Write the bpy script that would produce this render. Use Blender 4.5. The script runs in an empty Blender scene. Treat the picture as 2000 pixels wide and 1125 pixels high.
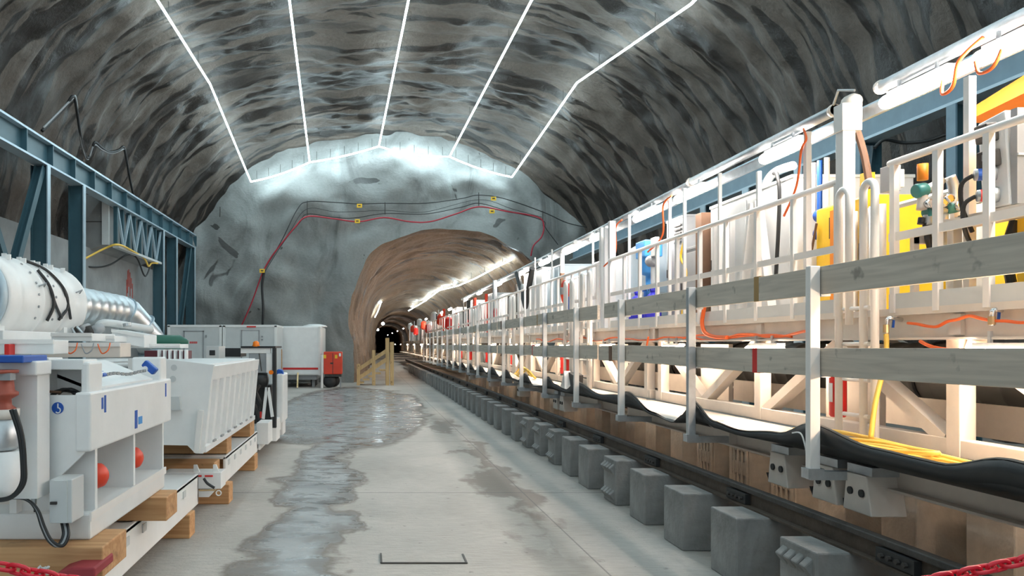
import bpy, bmesh, math, random
from mathutils import Vector, noise, Matrix
random.seed(7)
sc = bpy.context.scene
COL = sc.collection
# ---------------------------------------------------------------- camera
F = 1500.0; VX = 715.0; VY = 672.0; CH = 1.8          # focal length and vanishing point in pixels of a 2000x1125 frame, eye height
cam = bpy.data.cameras.new('camera'); camo = bpy.data.objects.new('camera', cam); COL.objects.link(camo)
camo.location = (0, 0, CH); camo.rotation_euler = (math.pi/2, 0, 0)
cam.sensor_width = 36; cam.lens = 36*F/2000; cam.shift_x = (1000-VX)/2000; cam.shift_y = (VY-562.5)/2000
cam.clip_start = 0.05; cam.clip_end = 400
sc.camera = camo
# ---------------------------------------------------------------- world (daylight outside the chamber mouth behind the camera)
w = bpy.data.worlds.new('world'); sc.world = w; w.use_nodes = True
w.node_tree.nodes['Background'].inputs[0].default_value = (0.80, 0.93, 1.0, 1)
w.node_tree.nodes['Background'].inputs[1].default_value = 0.9
# ---------------------------------------------------------------- view
sc.view_settings.view_transform = 'Standard'; sc.view_settings.look = 'None'
sc.view_settings.exposure = 0.35; sc.view_settings.gamma = 1.0; sc.view_settings.use_curve_mapping = False
LED_POWER = 47.0      # ceiling light strips
TUBE_POWER = 80.0     # fluorescent tubes on the train
UNDER_POWER = 95.0    # tubes under the train deck
# ---------------------------------------------------------------- measuring helpers
def P(px, py, Y): return Vector(((px-VX)*Y/F, Y, CH-(py-VY)*Y/F))
def XP(px, Y): return (px-VX)*Y/F
def ZP(py, Y): return CH-(py-VY)*Y/F
def YX(px, X): return F*X/(px-VX)
ORD = ['first','second','third','fourth','fifth','sixth','seventh','eighth','ninth','tenth','eleventh','twelfth','thirteenth','fourteenth','fifteenth','sixteenth','seventeenth','eighteenth','nineteenth','twentieth']
# ---------------------------------------------------------------- materials
MATS = {}
def nodes_of(name):
    m = bpy.data.materials.new(name); m.use_nodes = True
    nt = m.node_tree; b = nt.nodes['Principled BSDF']
    return m, nt, b
def N(nt, t, **kw):
    n = nt.nodes.new(t)
    for k, v in kw.items():
        if k.startswith('i_'):
            key = k[2:]; key = int(key) if key.isdigit() else key.replace('_', ' ')
            n.inputs[key].default_value = v
        else: setattr(n, k, v)
    return n
def ramp(nt, stops, interp='LINEAR'):
    r = nt.nodes.new('ShaderNodeValToRGB'); r.color_ramp.interpolation = interp
    el = r.color_ramp.elements
    while len(el) > len(stops): el.remove(el[-1])
    while len(el) < len(stops): el.new(0.5)
    for e, (p, c) in zip(el, stops):
        e.position = p; e.color = (c[0], c[1], c[2], 1) if not isinstance(c, (int, float)) else (c, c, c, 1)
    return r
def mat(name, c, rough=.5, metal=0., var=.08, scale=3., bump=0., bscale=40., spec=.5, stretch=None, alpha=1.0):
    if name in MATS: return MATS[name]
    m, nt, b = nodes_of(name); L = nt.links.new
    tc = N(nt, 'ShaderNodeTexCoord'); src = tc.outputs['Object']
    if stretch:
        mp = N(nt, 'ShaderNodeMapping'); mp.inputs['Scale'].default_value = stretch; L(src, mp.inputs[0]); src = mp.outputs[0]
    n = N(nt, 'ShaderNodeTexNoise', i_Scale=scale, i_Detail=5., i_Roughness=.6); L(src, n.inputs['Vector'])
    lo = tuple(max(0, x*(1-var)) for x in c); hi = tuple(min(1, x*(1+var)) for x in c)
    r = ramp(nt, [(.3, lo), (.7, hi)]); L(n.outputs[0], r.inputs[0]); L(r.outputs[0], b.inputs['Base Color'])
    b.inputs['Roughness'].default_value = rough; b.inputs['Metallic'].default_value = metal
    b.inputs['Specular IOR Level'].default_value = spec
    if bump:
        n2 = N(nt, 'ShaderNodeTexNoise', i_Scale=bscale, i_Detail=4.); L(src, n2.inputs['Vector'])
        bp = N(nt, 'ShaderNodeBump', i_Strength=bump, i_Distance=.02); L(n2.outputs[0], bp.inputs['Height']); L(bp.outputs[0], b.inputs['Normal'])
    MATS[name] = m; return m
def emis(name, c, s):
    if name in MATS: return MATS[name]
    m, nt, b = nodes_of(name)
    b.inputs['Base Color'].default_value = (.8, .8, .8, 1)
    b.inputs['Emission Color'].default_value = (*c, 1); b.inputs['Emission Strength'].default_value = s
    MATS[name] = m; return m
def rock_mat(name, dark, mid, light, su, sv, dark_amt, bumpd=.06, grain=1.0):
    m, nt, b = nodes_of(name); L = nt.links.new
    uv = N(nt, 'ShaderNodeUVMap'); uv.uv_map = 'UVMap'
    mp = N(nt, 'ShaderNodeMapping'); mp.inputs['Scale'].default_value = (su, sv, 1); L(uv.outputs[0], mp.inputs[0])
    n1 = N(nt, 'ShaderNodeTexNoise', i_Scale=1.0, i_Detail=7., i_Roughness=.55, i_Distortion=1.1); L(mp.outputs[0], n1.inputs['Vector'])
    r1 = ramp(nt, [(.30, dark), (.44, mid), (.60, tuple(x*1.15 for x in mid)), (.74, light)]); L(n1.outputs[0], r1.inputs[0])
    # wet dark streaks with clear edges
    mp2 = N(nt, 'ShaderNodeMapping'); mp2.inputs['Scale'].default_value = (su*.8, sv*1.25, 1); mp2.inputs['Location'].default_value = (3.7, 9.1, 0); L(uv.outputs[0], mp2.inputs[0])
    n2 = N(nt, 'ShaderNodeTexNoise', i_Scale=1.0, i_Detail=3.0, i_Roughness=.45, i_Distortion=1.9); L(mp2.outputs[0], n2.inputs['Vector'])
    r2 = ramp(nt, [(.5+dark_amt, 0.), (.512+dark_amt, 1.)]); L(n2.outputs[0], r2.inputs[0])
    mx = N(nt, 'ShaderNodeMix', data_type='RGBA'); L(r2.outputs[0], mx.inputs[0]); L(r1.outputs[0], mx.inputs[6])
    mx.inputs[7].default_value = (*[x*.72 for x in dark], 1)
    # fine grain
    mp3 = N(nt, 'ShaderNodeMapping'); mp3.inputs['Scale'].default_value = (5, 7, 1); L(uv.outputs[0], mp3.inputs[0])
    n3 = N(nt, 'ShaderNodeTexNoise', i_Scale=1.6, i_Detail=6., i_Roughness=.7); L(mp3.outputs[0], n3.inputs['Vector'])
    r3 = ramp(nt, [(.3, 1-.28*grain), (.7, 1+.22*grain)]); L(n3.outputs[0], r3.inputs[0])
    mu = N(nt, 'ShaderNodeMix', data_type='RGBA', blend_type='MULTIPLY'); mu.inputs[0].default_value = 1
    L(mx.outputs[2], mu.inputs[6]); L(r3.outputs[0], mu.inputs[7]); L(mu.outputs[2], b.inputs['Base Color'])
    rr = ramp(nt, [(0, .62), (1, .34)]); L(r2.outputs[0], rr.inputs[0]); L(rr.outputs[0], b.inputs['Roughness'])
    ad = N(nt, 'ShaderNodeMath', operation='MULTIPLY_ADD'); L(n1.outputs[0], ad.inputs[0]); ad.inputs[1].default_value = 3.0; gm = N(nt, 'ShaderNodeMath', operation='MULTIPLY'); L(n3.outputs[0], gm.inputs[0]); gm.inputs[1].default_value = grain; L(gm.outputs[0], ad.inputs[2])
    bp = N(nt, 'ShaderNodeBump', i_Strength=.75, i_Distance=bumpd); L(ad.outputs[0], bp.inputs['Height']); L(bp.outputs[0], b.inputs['Normal'])
    MATS[name] = m; return m
def floor_mat():
    m, nt, b = nodes_of('concrete_floor'); L = nt.links.new
    tc = N(nt, 'ShaderNodeTexCoord'); sep = N(nt, 'ShaderNodeSeparateXYZ'); L(tc.outputs['Object'], sep.inputs[0])
    def M(op, a, bb=None, cc=None):
        n = N(nt, 'ShaderNodeMath', operation=op)
        for i, v in enumerate((a, bb, cc)):
            if v is None: continue
            if isinstance(v, (int, float)): n.inputs[i].default_value = v
            else: L(v, n.inputs[i])
        return n.outputs[0]
    def noise_(sx, sy, det=5., dist=0., loc=(0, 0, 0), rough=.55):
        mp = N(nt, 'ShaderNodeMapping'); mp.inputs['Scale'].default_value = (sx, sy, 1); mp.inputs['Location'].default_value = loc; L(tc.outputs['Object'], mp.inputs[0])
        n = N(nt, 'ShaderNodeTexNoise', i_Scale=1., i_Detail=det, i_Distortion=dist, i_Roughness=rough); L(mp.outputs[0], n.inputs['Vector']); return n.outputs[0]
    X, Y = sep.outputs[0], sep.outputs[1]
    wob = M('MULTIPLY', M('SUBTRACT', noise_(.9, .55), .5), 1.5)
    wob2 = M('MULTIPLY', M('SUBTRACT', noise_(3.2, 2.2), .5), .35)
    Xw = M('ADD', M('ADD', X, wob), wob2)
    # wet lane near the camera: |x+0.62|<0.44 ; pool further off
    lane = M('SUBTRACT', .44, M('ABSOLUTE', M('ADD', Xw, .62)))
    lane = M('MINIMUM', lane, M('MULTIPLY', M('SUBTRACT', 26, Y), .2))
    pxx = M('DIVIDE', M('ADD', Xw, .45), 2.1); pyy = M('DIVIDE', M('SUBTRACT', M('ADD', Y, M('MULTIPLY', wob, 3.)), 22.5), 9.5)
    pool = M('MULTIPLY', M('SUBTRACT', 1., M('ADD', M('MULTIPLY', pxx, pxx), M('MULTIPLY', pyy, pyy))), .8)
    # second brown trail to the right
    tx = M('SUBTRACT', M('ADD', Xw, M('MULTIPLY', wob2, 1.2)), 1.75)
    trail = M('SUBTRACT', .34, M('ABSOLUTE', tx)); trail = M('ADD', trail, M('MULTIPLY', M('SUBTRACT', noise_(1.4, .45, loc=(5, 2, 0)), .56), 1.6))
    trail = M('MINIMUM', trail, M('MULTIPLY', M('SUBTRACT', Y, 6.0), .12)); trail = M('MINIMUM', trail, M('MULTIPLY', M('SUBTRACT', 19.0, Y), .15))
    wetd = M('MAXIMUM', lane, pool)
    wet = ramp(nt, [(.50, 0.), (.56, 1.)]); L(M('ADD', wetd, .48), wet.inputs[0])
    rim = ramp(nt, [(.42, 0.), (.50, 1.), (.62, 1.), (.74, 0.)]); L(M('ADD', wetd, .48), rim.inputs[0])
    tr = ramp(nt, [(.46, 0.), (.62, .75)]); L(M('ADD', trail, .45), tr.inputs[0])
    base = ramp(nt, [(.25, (.29, .275, .25)), (.5, (.38, .36, .33)), (.75, (.47, .44, .405))]); L(noise_(.5, .5, 8., .4), base.inputs[0])
    spk = ramp(nt, [(.26, .6), (.32, 1.)]); L(noise_(9, 9, 3.), spk.inputs[0])
    fine = ramp(nt, [(.3, .86), (.7, 1.1)]); L(noise_(6, 30, 6.), fine.inputs[0])
    def mix(fac, a, c, mode='MIX'):
        n = N(nt, 'ShaderNodeMix', data_type='RGBA', blend_type=mode)
        if isinstance(fac, (int, float)): n.inputs[0].default_value = fac
        else: L(fac, n.inputs[0])
        for s, i in ((a, 6), (c, 7)):
            if isinstance(s, tuple): n.inputs[i].default_value = (*s, 1)
            else: L(s, n.inputs[i])
        return n.outputs[2]
    c = mix(1., base.outputs[0], spk.outputs[0], 'MULTIPLY'); c = mix(1., c, fine.outputs[0], 'MULTIPLY')
    wetc = ramp(nt, [(.35, (.19, .19, .19)), (.65, (.33, .335, .335))]); L(noise_(1.2, 2.0, 6., .6), wetc.inputs[0])
    c = mix(wet.outputs[0], c, wetc.outputs[0])
    c = mix(M('MULTIPLY', rim.outputs[0], .8), c, (.14, .118, .10))
    c = mix(tr.outputs[0], c, (.165, .135, .115))
    # expansion joints
    def joint(v, pos, wd): return M('LESS_THAN', M('ABSOLUTE', M('SUBTRACT', v, pos)), wd)
    j = joint(X, 1.9, .008)
    for yy in (9.3, 14.2, 19.1, 24.0, 28.9): j = M('MAXIMUM', j, joint(Y, yy, .014))
    c = mix(M('MULTIPLY', j, .6), c, (.1, .1, .1))
    L(c, b.inputs['Base Color'])
    film = ramp(nt, [(.40, .10), (.52, .42)]); L(noise_(2.2, 5.0, 4., .5, (1, 7, 0)), film.inputs[0])
    ro = mix(wet.outputs[0], (.7, .7, .7), film.outputs[0]); L(ro, b.inputs['Roughness'])
    bh = M('ADD', noise_(30, 30, 4.), M('MULTIPLY', noise_(2, 9, 4.), .8))
    bs = M('SUBTRACT', 1., M('MULTIPLY', wet.outputs[0], .7))
    bp = N(nt, 'ShaderNodeBump', i_Distance=.02); L(M('MULTIPLY', bs, .35), bp.inputs['Strength']); L(bh, bp.inputs['Height']); L(bp.outputs[0], b.inputs['Normal'])
    MATS['concrete_floor'] = m; return m
def wood_mat(name, a, c, along='Y'):
    if name in MATS: return MATS[name]
    m, nt, b = nodes_of(name); L = nt.links.new
    tc = N(nt, 'ShaderNodeTexCoord'); mp = N(nt, 'ShaderNodeMapping')
    s = {'X': (.8, 14, 14), 'Y': (14, .8, 14), 'Z': (14, 14, .8)}[along]; mp.inputs['Scale'].default_value = s; L(tc.outputs['Object'], mp.inputs[0])
    n = N(nt, 'ShaderNodeTexNoise', i_Scale=1.6, i_Detail=6., i_Distortion=.8); L(mp.outputs[0], n.inputs['Vector'])
    r = ramp(nt, [(.3, a), (.68, c)]); L(n.outputs[0], r.inputs[0])
    k = N(nt, 'ShaderNodeTexNoise', i_Scale=7., i_Detail=3.); L(tc.outputs['Object'], k.inputs['Vector'])
    kr = ramp(nt, [(.27, .55), (.36, 1.)]); L(k.outputs[0], kr.inputs[0])
    mu = N(nt, 'ShaderNodeMix', data_type='RGBA', blend_type='MULTIPLY'); mu.inputs[0].default_value = 1; L(r.outputs[0], mu.inputs[6]); L(kr.outputs[0], mu.inputs[7])
    L(mu.outputs[2], b.inputs['Base Color']); b.inputs['Roughness'].default_value = .75
    MATS[name] = m; return m
WHITE = mat('white_paint', (.80, .80, .79), .38, var=.05, bump=.02)
CREAM = mat('cream_steel', (.72, .65, .58), .45, var=.10, scale=2.5, bump=.03)
RAILW = mat('white_rail_paint', (.82, .79, .76), .35, var=.04)
LGREY = mat('light_grey_panel', (.58, .60, .60), .45, var=.05)
GREY = mat('grey_paint', (.30, .31, .32), .45, var=.1)
GALV = mat('galvanised_steel', (.52, .55, .57), .42, .75, var=.15, scale=9)
DUCT = mat('duct_zinc', (.60, .65, .68), .32, .85, var=.08, scale=5)
BLACK = mat('black_rubber', (.018, .019, .02), .5, var=.2)
DARK = mat('dark_steel', (.055, .05, .046), .55, .3, var=.35, scale=6, bump=.15)
RUST = mat('rail_steel', (.085, .065, .05), .6, .35, var=.4, scale=5, bump=.2)
BLUE = mat('blue_paint', (.012, .09, .42), .4, var=.1)
SKYB = mat('sky_blue_paint', (.06, .30, .68), .4, var=.1)
VIOLET = mat('violet_blue_sack', (.03, .03, .52), .6, var=.2, bump=.3, bscale=15)
TEAL = mat('petrol_blue_steel', (.038, .092, .118), .42, var=.12, scale=2)
TEALG = mat('teal_green_paint', (.03, .20, .19), .4)
RED = mat('red_paint', (.62, .02, .015), .38, var=.08)
REDO = mat('orange_red_paint', (.72, .055, .02), .45, var=.08)
ORANGE = mat('orange_paint', (.85, .27, .02), .45, var=.08)
YELLOW = mat('yellow_paint', (.90, .55, .03), .42, var=.08)
HOSEY = mat('yellow_hose_rubber', (.86, .56, .10), .5, var=.06)
HOSEO = mat('orange_cable_rubber', (.80, .13, .02), .5, var=.06)
BRASS = mat('brass', (.62, .45, .24), .35, .9, var=.1)
CHROME = mat('chrome', (.72, .72, .72), .22, .95, var=.05)
BROWN = mat('brown_paint', (.16, .085, .05), .6, var=.2)
CONC = mat('block_concrete', (.25, .25, .245), .8, var=.28, scale=3.2, bump=.35, bscale=26)
CONCW = mat('cream_block_concrete', (.55, .49, .42), .8, var=.22, scale=3.5, bump=.35, bscale=26)
CONCG = mat('grey_wall_concrete', (.26, .265, .265), .75, var=.25, scale=.7, bump=.25, bscale=12)
BELT_LIT = mat('lit_belt_top', (.70, .64, .58), .5, var=.06)  # rubber's upper face under the deck lamps, their brightness put into the colour
GLASSY = mat('dusty_window', (.33, .35, .37), .18, .2, var=.1)
REDCH = mat('red_plastic_chain', (.70, .01, .03), .32, var=.05)
TIMBER = wood_mat('sawn_timber', (.42, .21, .085), (.60, .35, .17), 'X')
TIMBERY = wood_mat('yellow_stair_timber', (.42, .28, .12), (.60, .43, .22), 'Z')
PLANK = wood_mat('weathered_plank', (.46, .41, .345), (.62, .555, .47), 'Y')
GREEN = mat('bottle_green_paint', (.01, .11, .07), .35, var=.1)
PURPLE = mat('dark_maroon_paint', (.10, .012, .02), .45, var=.1)
LIGHTBLUE = mat('pale_blue_steel', (.42, .53, .60), .38, .3, var=.06)
MIDBLUE = mat('mid_blue_steel', (.16, .25, .31), .42, var=.1)
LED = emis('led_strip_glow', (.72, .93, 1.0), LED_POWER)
TUBE = emis('tube_glow', (1.0, .91, .83), TUBE_POWER)
UNDER = emis('under_deck_tube_glow', (1.0, .76, .55), UNDER_POWER)
BEACON = mat('amber_lens', (.85, .20, .01), .2)
ROCK = rock_mat('shotcrete_rock', (.020, .0145, .011), (.080, .062, .049), (.20, .178, .158), .14, .70, .012)
HEAD = rock_mat('headwall_shotcrete', (.11, .11, .105), (.225, .23, .222), (.35, .37, .362), .5, .30, .18, .05, .4)
BORE = rock_mat('bore_rock', (.07, .042, .026), (.20, .128, .078), (.32, .22, .145), .22, .5, .11)
FLOORM = floor_mat()
# ---------------------------------------------------------------- mesh builder
class MB:
    def __init__(s): s.v = []; s.f = []
    def add(s, vs, fs):
        o = len(s.v); s.v += [tuple(v) for v in vs]; s.f += [tuple(i+o for i in f) for f in fs]; return s
    def box(s, x0, x1, y0, y1, z0, z1):
        vs = [(x0,y0,z0),(x1,y0,z0),(x1,y1,z0),(x0,y1,z0),(x0,y0,z1),(x1,y0,z1),(x1,y1,z1),(x0,y1,z1)]
        return s.add(vs, [(0,3,2,1),(4,5,6,7),(0,1,5,4),(1,2,6,5),(2,3,7,6),(3,0,4,7)])
    def bar(s, p, q, a, b, up=(0,0,1)):
        p = Vector(p); q = Vector(q); d = (q-p).normalized(); u = Vector(up)
        if abs(d.dot(u)) > .98: u = Vector((0,1,0))
        r = d.cross(u).normalized(); u = r.cross(d)
        vs = []
        for e in (p, q):
            for i, j in ((-1,-1),(1,-1),(1,1),(-1,1)): vs.append(e + r*(a/2*i) + u*(b/2*j))
        return s.add(vs, [(3,2,1,0),(4,5,6,7),(0,1,5,4),(1,2,6,5),(2,3,7,6),(3,0,4,7)])
    def ibeam(s, p, q, wd, h, t=.02, up=(0,0,1)):
        p = Vector(p); q = Vector(q); u = Vector(up)
        d = (q-p).normalized()
        if abs(d.dot(u)) > .98: u = Vector((0,1,0))
        r = d.cross(u).normalized(); u = r.cross(d)
        o = u*(h/2-t/2)
        s.bar(p+o, q+o, wd, t, u); s.bar(p-o, q-o, wd, t, u); return s.bar(p, q, t, h-2*t, u)
    def tube(s, pts, r, n=8, cap=True, closed=False):
        pts = [Vector(p) for p in pts]; m = len(pts); rs = r if isinstance(r, (list, tuple)) else [r]*m
        T = []
        for i in range(m):
            a = pts[(i-1) % m] if (closed or i > 0) else pts[i]; b = pts[(i+1) % m] if (closed or i < m-1) else pts[i]
            T.append((b-a).normalized())
        u = T[0].cross(Vector((0,0,1)))
        if u.length < .05: u = T[0].cross(Vector((1,0,0)))
        u.normalize(); vs = []
        for i in range(m):
            u = (u - T[i]*u.dot(T[i])).normalized(); w_ = T[i].cross(u)
            for k in range(n):
                a = 2*math.pi*k/n; vs.append(pts[i] + (u*math.cos(a)+w_*math.sin(a))*rs[i])
        fs = []
        for i in range(m if closed else m-1):
            for k in range(n):
                a0 = i*n+k; a1 = i*n+(k+1) % n; b0 = ((i+1) % m)*n+k; b1 = ((i+1) % m)*n+(k+1) % n
                fs.append((a0, a1, b1, b0))
        if cap and not closed: fs += [tuple(range(n))[::-1], tuple(range((m-1)*n, m*n))]
        return s.add(vs, fs)
    def lathe(s, prof, o, ax, n=24):
        o = Vector(o); ax = Vector(ax).normalized()
        pts = [o+ax*t for r, t in prof]; rs = [max(r, 1e-4) for r, t in prof]
        u = ax.cross(Vector((0,0,1)))
        if u.length < .05: u = ax.cross(Vector((1,0,0)))
        u.normalize(); w_ = ax.cross(u); vs = []; fs = []
        for p, r in zip(pts, rs):
            for k in range(n):
                a = 2*math.pi*k/n; vs.append(p+(u*math.cos(a)+w_*math.sin(a))*r)
        for i in range(len(pts)-1):
            for k in range(n): fs.append((i*n+k, i*n+(k+1) % n, (i+1)*n+(k+1) % n, (i+1)*n+k))
        fs += [tuple(range(n))[::-1], tuple(range((len(pts)-1)*n, len(pts)*n))]
        return s.add(vs, fs)
    def prism(s, poly, d):
        n = len(poly); a = [Vector(p) for p in poly]; d = Vector(d); vs = a+[p+d for p in a]
        return s.add(vs, [tuple(range(n)), tuple(range(2*n-1, n-1, -1))]+[(i, i+n, (i+1) % n+n, (i+1) % n) for i in range(n)])
    def mesh(s, name, m, off=(0,0,0), smooth=False):
        me = bpy.data.meshes.new(name); o = Vector(off)
        me.from_pydata([tuple(Vector(v)-o) for v in s.v], [], s.f)
        bm = bmesh.new(); bm.from_mesh(me); bmesh.ops.recalc_face_normals(bm, faces=bm.faces); bm.to_mesh(me); bm.free()
        me.materials.append(m)
        if smooth:
            for p in me.polygons: p.use_smooth = len(p.vertices) == 4
        return me
    def build(s, name, m, parent=None, smooth=False, bevel=0., loc=None, label=None):
        off = Vector((0,0,0)); q = parent
        while q is not None: off = off + q.location; q = q.parent
        l = Vector(loc)-off if loc is not None else Vector((0,0,0))
        o = bpy.data.objects.new(name, s.mesh(name, m, off+l, smooth)); COL.objects.link(o); o.location = l; o.parent = parent
        if bevel:
            b = o.modifiers.new('bevel', 'BEVEL'); b.width = bevel; b.segments = 2; b.limit_method = 'ANGLE'
        if label: o['label'] = label
        return o
def tag(o, label=None, cat=None, group=None, kind=None):
    if label: o['label'] = label
    if cat: o['category'] = cat
    if group: o['group'] = group
    if kind: o['kind'] = kind
    return o
def thing(name, label, cat, loc, group=None):
    o = bpy.data.objects.new(name, None); COL.objects.link(o); o.location = loc; o.empty_display_size = .1
    return tag(o, label, cat, group)
def copy_tree(o, loc=None, parent=None):
    c = o.copy(); COL.objects.link(c); c.parent = parent
    if loc is not None: c.location = loc
    for ch in list(o.children): copy_tree(ch, None, c)
    return c
def smooth_path(pts, k=6):
    pts = [Vector(p) for p in pts]; out = []
    for i in range(len(pts)-1):
        p0 = pts[max(i-1, 0)]; p1 = pts[i]; p2 = pts[i+1]; p3 = pts[min(i+2, len(pts)-1)]
        for j in range(k):
            t = j/k
            out.append(.5*((2*p1)+(p2-p0)*t+(2*p0-5*p1+4*p2-p3)*t*t+(3*p1-p0-3*p2+p3)*t**3))
    return out+[pts[-1]]
# ================================================================ THE CHAMBER
def sgnpow(v, p): return math.copysign(abs(v)**p, v)
def section(cx, a, zs, h, n, m):
    """arch outline from the left foot over the crown to the right foot, evenly spaced; returns [(x, z, arc length)]"""
    raw = [(cx-a, -.4)]
    K = 240
    for i in range(K+1):
        ph = -math.pi/2+math.pi*i/K
        raw.append((cx+a*sgnpow(math.sin(ph), 2/n), zs+h*abs(math.cos(ph))**(2/n)))
    raw.append((cx+a, -.4)); d = [0]
    for i in range(1, len(raw)): d.append(d[-1]+math.dist(raw[i], raw[i-1]))
    out = []; j = 0
    for i in range(m):
        s = d[-1]*i/(m-1)
        while j < len(d)-2 and d[j+1] < s: j += 1
        t = (s-d[j])/max(d[j+1]-d[j], 1e-9); t = min(max(t, 0), 1)
        out.append((raw[j][0]*(1-t)+raw[j+1][0]*t, raw[j][1]*(1-t)+raw[j+1][1]*t, s))
    return out
CCX = 1.0
def chamber_par(Y):
    t = min(max((Y-26)/10, 0), 1)
    return 10.5-.7*t, 10.0-.9*t, 2.8-.45*t          # half width, rise, exponent
def chamber_z(X, Y):
    a, h, n = chamber_par(Y); return 2+h*max(0, 1-min(1, abs(X-CCX)/a)**n)**(1/n)
def rocky(s, y, seed, amp):
    v = Vector((s*.16+seed, y*.34, seed)); d = .55+.9*noise.noise(v)
    d += .45*(1-abs(noise.noise(Vector((s*.30+7, y*1.0+seed, 2.)))*2))*.6
    d += .30*noise.noise(Vector((s*.9, y*2.2, seed+5)))
    d += .14*noise.noise(Vector((s*2.3, y*4.6, seed+9)))
    return max(0, d*amp)
def tunnel_mesh(name, ys, secf, m, seed, amp, material):
    verts = []; uvs = []; faces = []
    for Y in ys:
        S = secf(Y, m); half = S[-1][2]/2
        for i, (x, z, s) in enumerate(S):
            a = S[max(i-1, 0)]; b = S[min(i+1, m-1)]; tx, tz = b[0]-a[0], b[1]-a[1]; l = math.hypot(tx, tz) or 1
            d = rocky(s-half, Y, seed, amp)
            verts.append((x-tz/l*d, Y, z+tx/l*d)); uvs.append((s-half, Y))
    for j in range(len(ys)-1):
        for i in range(m-1): faces.append((j*m+i, j*m+i+1, (j+1)*m+i+1, (j+1)*m+i))
    me = bpy.data.meshes.new(name); me.from_pydata(verts, [], faces); me.materials.append(material)
    ul = me.uv_layers.new(name='UVMap')
    for p in me.polygons:
        p.use_smooth = True
        for li in p.loop_indices: ul.data[li].uv = uvs[me.loops[li].vertex_index]
    o = bpy.data.objects.new(name, me); COL.objects.link(o); return o
def frange(a, b, st):
    n = int(round((b-a)/st)); return [a+(b-a)*i/n for i in range(n)]
def chamber_sec(Y, m):
    a, h, n = chamber_par(Y); return section(CCX, a, 2, h, n, m)
tag(tunnel_mesh('ceiling', frange(-14, 8, .7)+frange(8, 36.9, .095)+[36.9], chamber_sec, 300, 3.3, .5, ROCK), 'grey brown sprayed concrete vault of the rock chamber', kind='structure')
BCX, BA, BZ, BH = 3.9, 4.05, 2.2, 4.25
def bore_sec(Y, m):
    k = (1+.10*max(0, 1-(Y-35.6)/2.4))*(1-.34*min(1, max(0, (Y-44)/40)))
    return section(BCX-.0*Y, BA*k, BZ, BH*k, 2.25, m)
tag(tunnel_mesh('wall_bore', frange(35.75, 44, .13)+frange(44, 112, .55)+frange(112, 190, 2)+[190], bore_sec, 150, 8.1, .42, BORE), 'brown rock bore that swallows the train', kind='structure')
def headwall():
    m = 150; K = 70; S0 = bore_sec(35.75, m); half = S0[-1][2]/2; inn = []
    for i, (x, z, s) in enumerate(S0):        # the rim of the bore, so that wall and bore meet
        a = S0[max(i-1, 0)]; b = S0[min(i+1, m-1)]; tx, tz = b[0]-a[0], b[1]-a[1]; l = math.hypot(tx, tz) or 1; d = rocky(s-half, 35.75, 8.1, .42)
        inn.append((x-tz/l*d, z+tx/l*d))
    out = section(CCX, 11.2, 2, 10.6, 2.35, m)
    # keep the two outlines in step by angle around the bore centre
    vs = []; uv = []; fs = []
    for k in range(K+1):
        t = k/K
        for i in range(m):
            x = inn[i][0]*(1-t)+out[i][0]*t; z = inn[i][1]*(1-t)+out[i][1]*t
            d = .5*noise.noise(Vector((x*.28, z*.4, 4.)))+.24*noise.noise(Vector((x*.85, z*1.0, 1.)))+.05*noise.noise(Vector((x*2.3, z*2.6, 7.)))
            s_ = min(1, t*6); vs.append((x, 35.75*(1-s_)+(36-d)*s_, z)); uv.append((x, z))
    for k in range(K):
        for i in range(m-1): fs.append((k*m+i, (k+1)*m+i, (k+1)*m+i+1, k*m+i+1))
    me = bpy.data.meshes.new('wall_end'); me.from_pydata(vs, [], fs); me.materials.append(HEAD); ul = me.uv_layers.new(name='UVMap')
    for p in me.polygons:
        p.use_smooth = True
        for li in p.loop_indices: ul.data[li].uv = uv[me.loops[li].vertex_index]
    o = bpy.data.objects.new('wall_end', me); COL.objects.link(o); tag(o, 'pale blue grey sprayed concrete end wall of the chamber', kind='structure')
headwall()
MB().box(-1, 9, 190, 190.3, -.4, 8).build('wall_dark_cap', DARK)['kind'] = 'structure'  # dark sheet closing the bore, stands for its unlit depth
fl = MB().add([(-14,-16,0),(15,-16,0),(15,191,0),(-14,191,0)], [(0,1,2,3)]).build('floor', FLOORM); tag(fl, 'wet and stained concrete floor', kind='structure')
# hatch frame let into the floor
h = MB(); hy = F*CH/(1101-VY); hx0, hx1 = XP(745, hy), XP(912, hy)
h.box(hx0, hx1, hy-.008, hy+.008, 0, .012).box(hx0-.008, hx0+.008, hy, hy+.28, 0, .012).box(hx1-.008, hx1+.008, hy, hy+.28, 0, .006)
tag(h.build('floor_hatch', DARK, loc=(hx0, hy, 0)), 'thin dark hatch frame let into the floor nearest the camera', 'hatch')
# concrete gallery block behind the left runway columns
g = thing('concrete_gallery', 'grey concrete gallery block jutting from the left rock wall', 'concrete block', (-10, 27, 4))
MB().prism([(-8.35, 24.8, 5.05), (-8.35, 24.8, 6.55), (-11.4, 24.8, 6.9), (-11.4, 24.8, 4.0)], (0, 5.3, 0)).build('body', CONCG, g, bevel=.03)
for z in (5.75,): MB().box(-11.3, -8.33, 24.785, 24.8, z-.012, z+.012).build('joint', DARK, g)
for x in (-9.25, -10.3): MB().box(x-.012, x+.012, 24.785, 24.8, 4.75, 6.6).build('joint', DARK, g)
MB().box(-8.5, -8.28, 24.7, 24.8, 5.0, 6.6).build('edge_strip', LGREY, g)
# retaining wall low on the left
rw = MB().prism([(-9.7, 16, 0), (-9.7, 16, 4.9), (-8.9, 16, 4.9), (-8.9, 16, 0)], (0, 16.5, 0)).build('wall_left', CONCG); tag(rw, 'low grey concrete wall behind the left columns', kind='structure')

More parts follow.
